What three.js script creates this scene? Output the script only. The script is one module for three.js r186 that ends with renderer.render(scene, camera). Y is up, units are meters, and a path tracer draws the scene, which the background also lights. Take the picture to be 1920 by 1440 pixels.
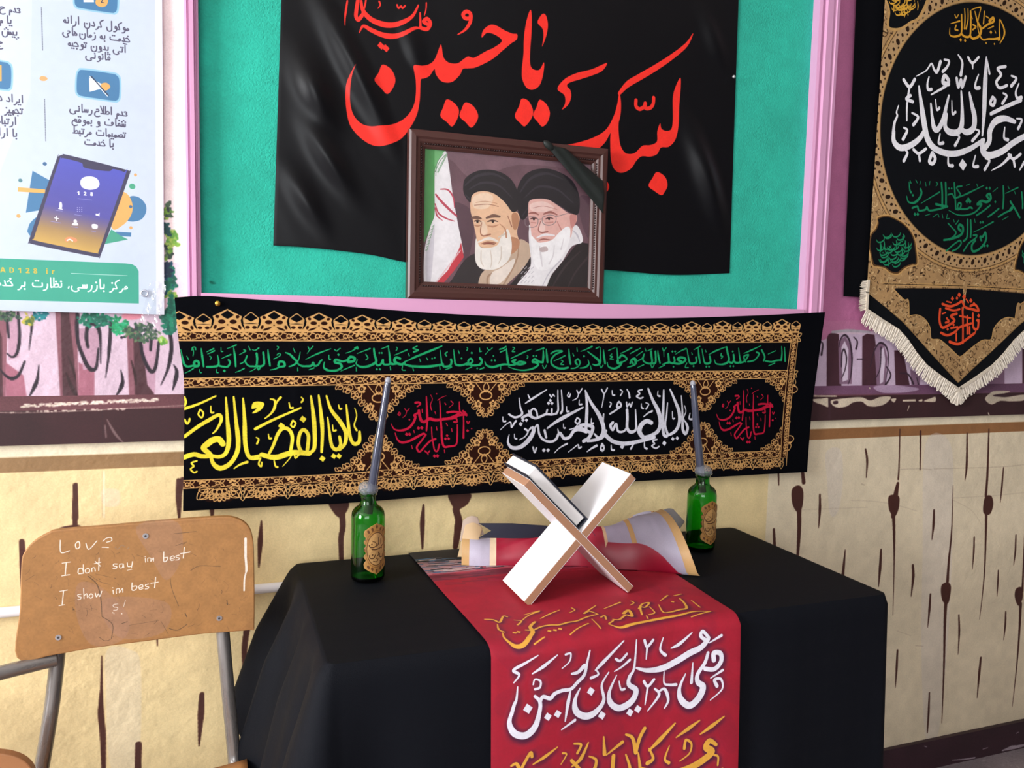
import * as THREE from 'three';
import { RoundedBoxGeometry } from 'three/addons/geometries/RoundedBoxGeometry.js';
import { mergeGeometries } from 'three/addons/utils/BufferGeometryUtils.js';
import { RectAreaLightUniformsLib } from 'three/addons/lights/RectAreaLightUniformsLib.js';

// ---------------------------------------------------------------- camera, light, exposure
const scene = new THREE.Scene();
const F = 1506.8, YAW = 0.3510, PITCH = 0.0898, ROLL = 0.0228, EYE = new THREE.Vector3(-0.5568, 1.2547, 1.6238);
const camera = new THREE.PerspectiveCamera(2 * Math.atan(720 / F) * 180 / Math.PI, 1920 / 1440, 0.05, 60);
const FWD = new THREE.Vector3(Math.sin(YAW) * Math.cos(PITCH), -Math.sin(PITCH), -Math.cos(YAW) * Math.cos(PITCH));
const RIGHT0 = new THREE.Vector3(Math.cos(YAW), 0, Math.sin(YAW)), UP0 = new THREE.Vector3().crossVectors(RIGHT0, FWD);
const RIGHT = RIGHT0.clone().multiplyScalar(Math.cos(ROLL)).addScaledVector(UP0, Math.sin(ROLL));
const UP = RIGHT0.clone().multiplyScalar(-Math.sin(ROLL)).addScaledVector(UP0, Math.cos(ROLL));
camera.position.copy(EYE);
camera.quaternion.setFromRotationMatrix(new THREE.Matrix4().makeBasis(RIGHT, UP, FWD.clone().negate()));
scene.add(camera);

scene.background = new THREE.Color(0.86, 0.93, 1.0);            // bright overcast sky outside the windows
RectAreaLightUniformsLib.init();
// daylight through the window opening in the left wall, and through the one behind the camera
function daylight(name, w, h, pos, target, power, color) {
  const l = new THREE.RectAreaLight(color, power, w, h);
  l.name = name; l.position.set(...pos); l.lookAt(...target); scene.add(l); return l;
}
daylight('window_daylight', 1.4, 1.8, [-4.17, 1.8, 1.8], [0, 1.8, 1.8], 44, new THREE.Color(0.965, 0.975, 1.0));
daylight('rear_window_daylight', 2.2, 1.5, [-1.7, 1.75, 4.16], [-1.7, 1.75, 0], 8, new THREE.Color(0.95, 0.97, 1.0));

const renderer = new THREE.WebGLRenderer({ antialias: true });
renderer.toneMapping = THREE.LinearToneMapping;
renderer.toneMappingExposure = 0.64;
renderer.shadowMap.enabled = true;

// ---------------------------------------------------------------- helpers
const V3 = (x, y, z) => new THREE.Vector3(x, y, z);
let seedState = 12345;
const rnd = () => { seedState = (seedState * 1664525 + 1013904223) >>> 0; return seedState / 4294967296; };
const rr = (a, b) => a + (b - a) * rnd();
const clamp = (x, a, b) => Math.min(b, Math.max(a, x)), lerp = (a, b, t) => a + (b - a) * t;
function hash(i, j, k) { let h = (i * 374761393 + j * 668265263 + (k || 0) * 982451653) | 0; h = Math.imul(h ^ (h >>> 13), 1274126177); return ((h ^ (h >>> 16)) >>> 0) / 4294967296; }
function vnoise(x, y, k) {
  const i = Math.floor(x), j = Math.floor(y), f = x - i, g = y - j, u = f * f * (3 - 2 * f), v = g * g * (3 - 2 * g);
  return lerp(lerp(hash(i, j, k), hash(i + 1, j, k), u), lerp(hash(i, j + 1, k), hash(i + 1, j + 1, k), u), v);
}
const fbm = (x, y, k) => 0.5 * vnoise(x, y, k) + 0.27 * vnoise(x * 2.1, y * 2.1, k + 7) + 0.15 * vnoise(x * 4.3, y * 4.3, k + 13) + 0.08 * vnoise(x * 8.7, y * 8.7, k + 19);
// a pixel of the photograph gives a ray; the plane it is met with gives the distance
function ray(px, py) { return RIGHT.clone().multiplyScalar((px - 960) / F).addScaledVector(UP, -(py - 720) / F).add(FWD); }
function onZ(px, py, z) { const d = ray(px, py); return EYE.clone().addScaledVector(d, (z - EYE.z) / d.z); }
function onY(px, py, y) { const d = ray(px, py); return EYE.clone().addScaledVector(d, (y - EYE.y) / d.y); }
function onPlane(px, py, p, n) { const d = ray(px, py); return EYE.clone().addScaledVector(d, p.clone().sub(EYE).dot(n) / d.dot(n)); }

const used = new Map();
function numbered(name) { const n = used.get(name) || 0; used.set(name, n + 1); return n ? name + '_' + String(n).padStart(3, '0') : name; }
function tag(o, label, category, group) { o.userData.label = label; o.userData.category = category; if (group) o.userData.group = group; return o; }
function thing(name, label, category, pos, group) {
  const g = new THREE.Group(); g.name = numbered(name); if (pos) g.position.copy(pos); scene.add(g);
  return tag(g, label, category, group);
}
function mesh(name, geo, mat, parent = scene) {
  const m = new THREE.Mesh(geo, mat); m.name = parent === scene ? numbered(name) : name; m.castShadow = m.receiveShadow = true; parent.add(m); return m;
}
function struct(name, geo, mat) { const m = mesh(name, geo, mat); m.userData.kind = 'structure'; return m; }
function box(w, h, d, x = 0, y = 0, z = 0, r = 0) {
  const g = r ? new RoundedBoxGeometry(w, h, d, 2, r) : new THREE.BoxGeometry(w, h, d); g.translate(x, y, z); return g;
}
const merge = (list) => mergeGeometries(list.map((g) => (g.index ? g.toNonIndexed() : g)));
function std(color, roughness = 0.8, extra = {}) { return new THREE.MeshStandardMaterial({ color, roughness, ...extra }); }
function phys(color, roughness = 0.8, extra = {}) { return new THREE.MeshPhysicalMaterial({ color, roughness, ...extra }); }
// a surface from a function (u, v) -> Vector3, with uv from a second function of the point
function surf(nu, nv, fn, uvfn) {
  const pos = [], uv = [], idx = [];
  for (let j = 0; j <= nv; j++) for (let i = 0; i <= nu; i++) {
    const p = fn(i / nu, j / nv); pos.push(p.x, p.y, p.z);
    const t = uvfn ? uvfn(p, i / nu, j / nv) : [i / nu, j / nv]; uv.push(t[0], t[1]);
  }
  for (let j = 0; j < nv; j++) for (let i = 0; i < nu; i++) { const a = j * (nu + 1) + i, b = a + 1, c = a + nu + 1, d = c + 1; idx.push(a, b, d, a, d, c); }
  const g = new THREE.BufferGeometry();
  g.setAttribute('position', new THREE.Float32BufferAttribute(pos, 3)); g.setAttribute('uv', new THREE.Float32BufferAttribute(uv, 2));
  g.setIndex(idx); g.computeVertexNormals(); return g;
}
// a cloth or sheet with thickness: front face, back face and rim
function slab(nu, nv, fn, thick, uvfn, back = V3(0, 0, -1)) {
  const f = surf(nu, nv, fn, uvfn), n = (nu + 1) * (nv + 1), P = f.attributes.position.array, U = f.attributes.uv.array;
  const pos = [...P], uv = [...U], idx = [...f.index.array];
  for (let i = 0; i < n; i++) { pos.push(P[i * 3] + back.x * thick, P[i * 3 + 1] + back.y * thick, P[i * 3 + 2] + back.z * thick); uv.push(U[i * 2], U[i * 2 + 1]); }
  for (let k = 0; k < f.index.count; k += 3) idx.push(n + f.index.array[k], n + f.index.array[k + 2], n + f.index.array[k + 1]);
  const rim = []; for (let i = 0; i < nu; i++) rim.push([i, i + 1]);
  for (let j = 0; j < nv; j++) rim.push([j * (nu + 1) + nu, (j + 1) * (nu + 1) + nu]);
  for (let i = nu; i > 0; i--) rim.push([nv * (nu + 1) + i, nv * (nu + 1) + i - 1]);
  for (let j = nv; j > 0; j--) rim.push([j * (nu + 1), (j - 1) * (nu + 1)]);
  for (const [a, b] of rim) idx.push(a, n + a, b, b, n + a, n + b);
  const g = new THREE.BufferGeometry();
  g.setAttribute('position', new THREE.Float32BufferAttribute(pos, 3)); g.setAttribute('uv', new THREE.Float32BufferAttribute(uv, 2));
  g.setIndex(idx); g.computeVertexNormals(); return g;
}
// piecewise linear / smooth lookup through [x, y] pairs
function curve(pts) {
  return (x) => {
    if (x <= pts[0][0]) return pts[0][1]; const n = pts.length; if (x >= pts[n - 1][0]) return pts[n - 1][1];
    let i = 0; while (x > pts[i + 1][0]) i++;
    const t = (x - pts[i][0]) / (pts[i + 1][0] - pts[i][0]), p0 = pts[Math.max(0, i - 1)], p1 = pts[i], p2 = pts[i + 1], p3 = pts[Math.min(n - 1, i + 2)];
    const h = p2[0] - p1[0], m1 = (p2[1] - p0[1]) / (p2[0] - p0[0]) * h, m2 = (p3[1] - p1[1]) / (p3[0] - p1[0]) * h, t2 = t * t, t3 = t2 * t;
    return (2 * t3 - 3 * t2 + 1) * p1[1] + (t3 - 2 * t2 + t) * m1 + (-2 * t3 + 3 * t2) * p2[1] + (t3 - t2) * m2;
  };
}
const wallCurve = (z, ...pts) => curve(pts.map(([x, y]) => { const p = onZ(x, y, z); return [p.x, p.y]; }));

// ---------------------------------------------------------------- ink: printing on flat sheets, in the sheet's own metres
class Sheet {
  constructor(x0, x1, y0, y1, width, z, bg, map) {
    Object.assign(this, { x0, x1, y0, y1, z }); this.S = width / (x1 - x0);
    this.c = document.createElement('canvas'); this.c.width = Math.round(width); this.c.height = Math.round((y1 - y0) * this.S);
    this.g = this.c.getContext('2d'); this.g.lineCap = this.g.lineJoin = 'round';
    if (bg) { this.g.fillStyle = bg; this.g.fillRect(0, 0, this.c.width, this.c.height); }
    this.map = map || ((px, py) => { const p = onZ(px, py, this.z); return [p.x, p.y]; });
  }
  m(x, y) { return [(x - this.x0) * this.S, (this.y1 - y) * this.S]; }              // metres -> canvas
  to(px, py) { const [x, y] = this.map(px, py); return this.m(x, y); }               // photo pixel -> canvas
  uv(p) { return [(p.x - this.x0) / (this.x1 - this.x0), (p.y - this.y0) / (this.y1 - this.y0)]; }
  tex() { const t = new THREE.CanvasTexture(this.c); t.colorSpace = THREE.SRGBColorSpace; t.anisotropy = 8; return t; }
  grain(amount, scale, k = 3) {                                                       // cloth / paint mottling
    const d = this.g.getImageData(0, 0, this.c.width, this.c.height), a = d.data, w = this.c.width;
    for (let y = 0; y < this.c.height; y++) for (let x = 0; x < w; x++) {
      const n = 1 + amount * ((vnoise(x / (scale * 5), y / (scale * 5), k) - 0.5) * 0.8 + (vnoise(x / scale, y / scale, k + 3) - 0.5) * 0.6 + (hash(x, y, k) - 0.5) * 0.6), i = (y * w + x) * 4;
      a[i] *= n; a[i + 1] *= n; a[i + 2] *= n;
    }
    this.g.putImageData(d, 0, 0);
  }
}
function smooth(pts, closed, n = 7) {
  const out = [], L = pts.length, at = (i) => (closed ? pts[(i + L) % L] : pts[clamp(i, 0, L - 1)]);
  for (let i = 0; i < (closed ? L : L - 1); i++) {
    const [a, b, c, d] = [at(i - 1), at(i), at(i + 1), at(i + 2)];
    for (let k = 0; k < n; k++) {
      const t = k / n, t2 = t * t, t3 = t2 * t;
      out.push([0, 1].map((q) => 0.5 * (2 * b[q] + (c[q] - a[q]) * t + (2 * a[q] - 5 * b[q] + 4 * c[q] - d[q]) * t2 + (3 * b[q] - a[q] - 3 * c[q] + d[q]) * t3)));
    }
  }
  if (!closed) out.push(pts[L - 1]);
  return out;
}
// pen strokes: "w1-w2-w3 x y x y ..." | "f x y ..." filled outline | "p x y ..." straight outline | "d r x y" rhombic dot | "o r x y" round dot
function ink(g, to, scale, text) {
  for (const line of text.split(/[\n;]/)) {
    const q = line.trim().split(/\s+/); if (q.length < 3) continue;
    const kind = q.shift();
    if (kind === 'd' || kind === 'o') {
      const r = +q[0] * scale(+q[1], +q[2]), c = to(+q[1], +q[2]);
      g.beginPath();
      if (kind === 'o') g.arc(c[0], c[1], r, 0, 7);
      else { g.moveTo(c[0] - r * 0.2, c[1] - r * 1.05); g.lineTo(c[0] + r, c[1] - r * 0.1); g.lineTo(c[0] + r * 0.2, c[1] + r * 1.05); g.lineTo(c[0] - r, c[1] + r * 0.1); g.closePath(); }
      g.fill(); continue;
    }
    const pts = []; for (let i = 0; i + 1 < q.length; i += 2) pts.push(to(+q[i], +q[i + 1]));
    if (kind === 'f' || kind === 'p') {
      g.beginPath(); (kind === 'f' ? smooth(pts, true) : pts).forEach((p, i) => (i ? g.lineTo(...p) : g.moveTo(...p))); g.closePath(); g.fill(); continue;
    }
    const w = kind.split('-').map(Number), k = scale(+q[0], +q[1]), s = smooth(pts, false, 8), n = s.length - 1;
    for (let i = 0; i < n; i++) {
      const t = (i + 0.5) / n * (w.length - 1), a = Math.floor(t);
      g.lineWidth = Math.max(0.6, k * lerp(w[a], w[Math.min(a + 1, w.length - 1)], t - a));
      g.beginPath(); g.moveTo(...s[i]); g.lineTo(...s[i + 1]); g.stroke();
    }
  }
}
// trace strokes measured on a crop of the photograph (origin ox, oy; magnification s)
let penGain = 1;
function trace(sheet, ox, oy, s, color, text, shift = [0, 0]) {
  const g = sheet.g; g.fillStyle = g.strokeStyle = color;
  const to = (x, y) => { const p = sheet.to(ox + x / s, oy + y / s); return [p[0] + shift[0] * sheet.S, p[1] - shift[1] * sheet.S]; };
  const scale = (x, y) => { const a = to(x, y), b = to(x, y + s), c = to(x + s, y); const v = Math.hypot(a[0] - b[0], a[1] - b[1]), h = Math.hypot(a[0] - c[0], a[1] - c[1]); return Math.min(v, h) * 0.97 * penGain / s; };
  ink(g, to, scale, text);
}
// ---------------------------------------------------------------- a small right-to-left pen alphabet for the printed lines of the poster
// x runs leftwards from the letter's right side, y upwards from the base line; forms: i alone, b first, m middle, e last
const NUN = '1 -2 2.8 -3 4.6 -2.2 5.2 0 5 1.9', BOWL = '1 0 4 -.2 6.2 0 7 1 6.8 2.6', BELLY = '3.4 1.3 4.6 -1.2 3.6 -3.2 1.6 -3.4 0 -2.7';
const RASM = {
  'ا': { i: [2, '1 0 1 7'], e: [1.9, '0 0 .9 .1 1 7'] },
  'ب': { i: [8, '.5 2.8 .4 1 ' + BOWL], b: [2.6, '.8 3 1 .3 1.6 0 2.6 0'], m: [2.6, '0 0 1 0 1.25 2.6 1.5 0 2.6 0'], e: [7.6, '0 0 ' + BOWL] },
  'ن': { i: [6, '.5 2.5 .4 0 ' + NUN], b: [2.6, '.8 3 1 .3 1.6 0 2.6 0'], m: [2.6, '0 0 1 0 1.25 2.6 1.5 0 2.6 0'], e: [5.8, '0 0 .6 0 ' + NUN] },
  'ی': { i: [7.4, '2.5 3 1.2 3.2 .8 2 2 1 3 0 2.2 -2 4 -3 6 -2.5 7 -.5 6.6 1'], b: [2.6, '.8 3 1 .3 1.6 0 2.6 0'], m: [2.6, '0 0 1 0 1.25 2.6 1.5 0 2.6 0'], e: [7, '0 0 1.2 0 2.2 -.8 1.6 -2 3.5 -3 5.8 -2.4 6.6 -.5 6.2 1'] },
  'ح': { i: [5.4, '4.5 2.6 2.8 3.4 .4 2.6 ' + BELLY], b: [4.2, '3.8 3 2.2 3.6 .4 .6 1.6 0 4.2 0'], m: [4.2, '3.8 3 2.4 3.5 .8 .2|0 0 4.2 0'], e: [5.4, '0 0 1 .2 2.6 3.2 4.4 2.8|.8 .2 ' + BELLY] },
  'د': { i: [3.6, '1.4 4 .4 1.4 .8 .1 2 0 3.2 .3'], e: [3.2, '0 0 .7 .3 1.4 3.6|.6 .2 1.6 0 2.8 .2'] },
  'ر': { i: [3, '.6 2 .7 0 1.6 -2 3.4 -2.8'], e: [2.8, '0 0 .5 0 .8 -1 1.8 -2.4 3 -2.8'] },
  'س': { i: [9, '.4 2.4 .6 0 1.6 .1 1.8 2.2 2 0 3 .1 3.2 2.2 3.4 0 4 -2 5.6 -3 7.6 -2.2 8.2 0 8 1.8'], b: [4.6, '.4 2.4 .6 0 1.6 .1 1.8 2.2 2 0 3 .1 3.2 2.2 3.4 0 4.6 0'], m: [4.8, '0 0 .6 .1 .8 2.2 1 0 1.8 .1 2 2.2 2.2 0 3 .1 3.2 2.2 3.4 0 4.8 0'], e: [9, '0 0 .8 2.2 1 0 2 .1 2.2 2.2 2.4 0 3.2 .1 3.4 2.2 3.6 0 4.2 -2 5.8 -3 7.6 -2.2 8.2 0 8 1.8'] },
  'ص': { b: [5.4, '3.6 .2 2.4 2.2 .8 2.4 .2 1 1.2 0 3.6 0 4.1 1.6 4.4 0 5.4 0'], m: [5.4, '0 0 1.2 0 3.6 .1 2.4 2.2 .8 2.4 .3 1 1.2 0 3.6 0 4.1 1.6 4.4 0 5.4 0'], i: [9, '3.6 .2 2.4 2.2 .8 2.4 .2 1 1.2 0 3.6 0 4 -2 5.8 -3 7.6 -2 8 1'], e: [9, '0 0 3.6 .2 2.4 2.2 .8 2.4 .2 1 1.2 0 3.6 0 4 -2 5.8 -3 7.6 -2 8 1'] },
  'ط': { i: [4.6, '3.6 .2 2.4 2.2 .8 2.4 .2 1 1.2 0 4.6 0|3.4 7 3.5 .2'] },
  'ع': { b: [3.6, '2.9 3.5 1.7 4 .7 3 1.4 1.9 .5 .8 1.2 0 3.6 0'], m: [3.2, '0 0 1.4 .3 2.4 2.4 .6 2.4 1.6 .3 3.2 0'], e: [5, '0 0 1.4 .3 2.4 2.4 .6 2.4 1.4 .4 ' + BELLY], i: [5, '2.8 3.5 1.4 3.7 .7 2.6 1.4 1.6 2.8 1.6|1.2 1.6 ' + BELLY] },
  'ف': { b: [3.4, '1.4 0 .4 1 .7 2.5 1.6 2.8 2.2 1.8 1.8 .5 1 0 3.4 0'], m: [3.4, '0 0 .6 1.4 1.2 2.6 2.2 2 1.8 .3 .8 .2 3.4 0'], i: [9, '2 1.2 1 1.2 .6 2.4 1.6 3 2.2 2 1.6 .2 4.6 -.2 7.4 0 8.2 1.2 8 2.6'], e: [9, '0 0 .6 1.4 1.2 2.6 2.2 2 1.8 .3 4.6 -.2 7.4 0 8.2 1.2 8 2.6'] },
  'ق': { b: [3.4, '1.4 0 .4 1 .7 2.5 1.6 2.8 2.2 1.8 1.8 .5 1 0 3.4 0'], m: [3.4, '0 0 .6 1.4 1.2 2.6 2.2 2 1.8 .3 .8 .2 3.4 0'], i: [6, '2 1 1 1.2 .6 2.4 1.6 3 2.2 2 1.8 0 1.6 -2 3.4 -3 5 -2 5.4 .4'], e: [6, '0 0 .6 1.4 1.2 2.6 2.2 2 1.8 0 1.6 -2 3.4 -3 5 -2 5.4 .4'] },
  'ک': { b: [3.4, '-.6 7 2.2 4.8 1.8 2 1.4 .1 3.4 0'], m: [3.4, '-.4 7 2.2 4.8 1.8 2 1.4 .1|0 0 3.4 0'], i: [8, '-.4 7 2.2 4.8 1.4 2 1.2 .1 4.6 -.2 6.8 .2 7.4 1.4 7.2 2.6'], e: [8, '-.4 7 2.2 4.8 1.4 2 1.2 .1|0 0 1.2 .1 4.6 -.2 6.8 .2 7.4 1.4 7.2 2.6'] },
  'ل': { b: [2.4, '.8 7 1 .4 1.4 0 2.4 0'], m: [2.2, '1 7 1 0|0 0 2.2 0'], i: [5.6, '.9 7 .9 0 1.2 -2 3 -3 4.8 -2 5.2 .6'], e: [5.6, '.9 7 .9 0 1.2 -2 3 -3 4.8 -2 5.2 .6|0 0 .9 0'] },
  'م': { b: [3, '1.4 0 .3 .8 1 2 2 1.2 1.4 0 3 0'], m: [3, '0 0 .6 1.3 1.8 1.3 1.8 -.7 .7 -.5 1 .2 3 0'], e: [2.8, '0 0 .6 1.2 1.8 1 1.6 -.4 .6 -.2 1.8 .2 2.3 -3.4'], i: [2.8, '1.8 .1 .6 -.2 .4 1.2 1.6 1.4 2 .2 2.3 -3.4'] },
  'ه': { b: [3.2, '2.6 3.4 .6 1.4 .6 .1 2.4 .2 2.6 1.6 1.2 1.5 .8 .1 3.2 0'], m: [3.4, '0 0 1 2.4 2 1 1 .2 1.4 -1.8 2.2 -.6 1 .1 3.4 0'], e: [2.8, '0 0 .6 0 1 2.6 2.4 1.2 1.6 0 .8 .2'], i: [3, '1.4 3 .3 1 1.4 0 2.6 1 1.2 3'] },
  'و': { i: [3.6, '1.8 .2 .6 .6 .7 2.2 1.7 2.4 2 1.2 1.2 -.8 .2 -1.4|.5 1.2 .8 -1.2 2 -2.6 3.4 -2.8'], e: [3.6, '0 0 .7 2.2 1.7 2.4 2 .8 .8 .2|.5 1 .8 -1.2 2 -2.6 3.4 -2.8'] },
  'ﻻ': { i: [3.6, '3.2 7 1.2 .6|.5 7 .8 1.6 1.6 .2 3.2 0'], e: [3.4, '3.2 7 1.2 .6|.6 7 .8 0|0 0 3 0'] },
  '،': { i: [1.6, '.6 .6 1 -.6'] },
};
const LIKE = { 'آ': 'ا', 'پ': 'ب', 'ت': 'ب', 'ث': 'ب', 'ئ': 'ی', 'ج': 'ح', 'چ': 'ح', 'خ': 'ح', 'ذ': 'د', 'ز': 'ر', 'ژ': 'ر', 'ش': 'س', 'ض': 'ص', 'ظ': 'ط', 'غ': 'ع', 'گ': 'ک' };
const DOTS = { 'ب': [-1, 1], 'پ': [-1, 3], 'ت': [1, 2], 'ث': [1, 3], 'ن': [1, 1], 'ج': [-1, 1], 'چ': [-1, 3], 'خ': [1, 1], 'ذ': [1, 1], 'ز': [1, 1], 'ش': [1, 3], 'ض': [1, 1], 'ظ': [1, 1], 'غ': [1, 1], 'ف': [1, 1], 'ق': [1, 2], 'ی': [-1, 2] };
const STOPS = 'اآدذرزژوﻻ، ';
function penText(g, str, x, y, size, color, weight = 1, align = 'center') {
  str = str.replace(/لا/g, 'ﻻ');
  const glyphs = []; let total = 0;
  for (let i = 0; i < str.length; i++) {
    const ch = str[i];
    if (ch === ' ') { glyphs.push(null); total += 2.6; continue; }
    if (ch === '_') { total += 0.6; glyphs.push('thin'); continue; }
    const r = RASM[LIKE[ch] || ch]; if (!r) continue;
    const before = i > 0 && str[i - 1] !== ' ' && str[i - 1] !== '_' && !STOPS.includes(str[i - 1]) && RASM[LIKE[str[i - 1]] || str[i - 1]];
    const after = i + 1 < str.length && str[i + 1] !== ' ' && str[i + 1] !== '_' && str[i + 1] !== '،' && !STOPS.includes(ch);
    const form = before ? (after ? r.m || r.e || r.i : r.e || r.i) : (after ? r.b || r.i : r.i || r.b);
    glyphs.push({ ch, form, open: !after }); total += form[0] + (after ? 0 : 0.7);
  }
  const k = size / 7; let cx = align === 'center' ? x + total * k / 2 : x;
  g.strokeStyle = g.fillStyle = color; g.lineWidth = weight * k; g.lineCap = g.lineJoin = 'round';
  for (const q of glyphs) {
    if (q === null) { cx -= 2.6 * k; continue; } if (q === 'thin') { cx -= 0.6 * k; continue; }
    for (const st of q.form[1].split('|')) {
      const n = st.split(' ').map(Number), pts = []; for (let i = 0; i < n.length; i += 2) pts.push([cx - n[i] * k, y - n[i + 1] * k]);
      g.beginPath(); smooth(pts, false, 4).forEach((p, i) => (i ? g.lineTo(...p) : g.moveTo(...p))); g.stroke();
    }
    let d = DOTS[q.ch]; if (q.ch === 'ی' && q.open) d = null;
    if (d) {
      const bowl = q.form[0] > 5 && 'نق'.includes(q.ch) && q.open, mid = cx - (q.form[0] * (q.open && q.form[0] > 5 ? 0.5 : 0.42)) * k;
      const yy = y - (d[0] > 0 ? ('طظ'.includes(q.ch) ? 4.2 : 'غخقف'.includes(q.ch) ? 5.4 : bowl ? 1.6 : 4.4) : ('جچ'.includes(q.ch) && q.open ? -0.9 : -2.2)) * k;
      for (let i = 0; i < d[1]; i++) { const off = d[1] === 1 ? 0 : d[1] === 2 ? (i - 0.5) * 1.7 : (i - 1) * 1.5; g.beginPath(); g.arc(mid + off * k, yy - (d[1] === 3 && i === 1 ? d[0] * 1.4 * k : 0), 0.72 * weight ** 0.5 * k, 0, 7); g.fill(); }
    }
    if (q.ch === 'آ') { g.beginPath(); g.moveTo(cx + 0.6 * k, y - 8.2 * k); g.lineTo(cx - 2.4 * k, y - 8.6 * k); g.stroke(); }
    if (q.ch === 'ئ') { g.beginPath(); g.arc(cx - 1.2 * k, y - 4.6 * k, 0.8 * k, 0, 7); g.fill(); }
    if (q.ch === 'گ') { g.beginPath(); g.moveTo(cx + 1 * k, y - 8.4 * k); g.lineTo(cx - 1.6 * k, y - 6.4 * k); g.stroke(); }
    cx -= (q.form[0] + (q.open ? 0.7 : 0)) * k;
  }
}
// ---------------------------------------------------------------- lettering, traced stroke by stroke
const RED_LEFT = `f 745 485 720 560 710 660 712 760 735 850 790 915 860 940 930 938 1010 930 1090 900 1150 850 1190 780 1205 700 1205 600 1195 540 1190 482 1250 485 1310 470 1350 430 1390 328 1402 345 1415 420 1455 460 1520 465 1570 430 1600 415 1640 425 1690 400 1740 372 1790 350 1850 300 1800 255 1740 240 1700 275 1710 220 1760 180 1810 185 1870 220 1930 245 1965 250 1962 290 1920 320 1860 370 1790 430 1720 470 1650 500 1600 505 1560 510 1540 550 1490 600 1440 612 1390 595 1355 545 1345 510 1310 560 1270 580 1245 588 1240 650 1235 750 1215 850 1170 940 1100 1030 1010 1075 920 1090 840 1065 760 1000 705 920 680 800 675 680 690 590
f 955 475 1020 510 1052 585 1035 650 990 697 940 650 892 595 925 535
f 1437 738 1490 760 1530 815 1520 880 1480 942 1440 910 1390 862 1410 800; f 1580 760 1640 790 1675 860 1655 920 1620 950 1580 910 1535 865 1550 810
30 1570 125 1560 100 1585 78 1615 95 1610 128 1578 130; 30-26-6 1620 110 1612 160 1575 215 1520 250
14-18-6 690 -5 680 60 672 120 670 185; 30 770 -10 760 50 755 110 772 138 800 105; 14 830 -10 820 40 800 95
16-40-46-36-12 795 -5 805 60 850 120 920 160 1010 178 1100 160 1180 110 1225 28
16-6 930 0 938 25 920 52; 14 1065 25 1075 50 1095 35 1105 50 1125 32
6-34-44-34-16 780 235 810 185 870 215 950 250 1030 262 1110 245 1190 205 1225 200; 12-22 1238 85 1240 140 1240 200
30 1240 198 1290 208 1315 165 1292 130 1265 152 1290 170; 12-8 1285 10 1282 60 1270 105
d 30 943 333; d 30 980 352`;
const RED_RIGHT = `f 228 70 235 130 232 250 225 350 222 440 228 490 250 515 285 520 305 500 325 462 328 500 315 580 290 640 240 668 195 650 165 590 160 520 172 400 175 280 190 170 212 90
f 322 95 345 115 357 180 345 260 312 345 322 270 315 210 278 165 295 120
f 160 735 210 750 245 820 235 880 185 942 150 920 108 865 140 790; f 295 742 345 775 372 840 355 910 315 945 280 910 245 860 270 800
f 800 465 795 490 760 530 690 560 600 590 520 615 500 640 525 670 532 720 510 780 462 818 485 770 480 710 430 668 445 625 500 575 580 540 680 515 740 490
6-34-44-50-50-24 1452 245 1400 330 1290 420 1170 500 1060 565 960 625 895 695
f 895 690 908 760 905 850 885 920 830 990 790 1060 740 1110 700 1132 560 1112 410 1100 560 1070 690 1030 790 970 850 870 878 780
f 905 800 890 920 892 1010 905 1090 945 1145 1010 1142 1070 1088 1130 1082 1180 1055 1183 980 1205 918 1215 958 1250 975 1288 962 1300 890 1300 730 1320 645 1357 575 1360 650 1348 800 1342 940 1320 1040 1270 1095 1212 1102 1182 1150 1130 1170 1065 1168 1025 1200 980 1262 910 1293 858 1268 832 1200 826 1090 828 1000 850 900
30 1022 745 1022 790 1050 812 1085 792 1092 768 1095 805 1130 802 1152 772 1156 725
f 1180 1285 1240 1320 1260 1385 1235 1440 1210 1460 1160 1430 1115 1390 1145 1330; o 52 772 1395`;
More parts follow.
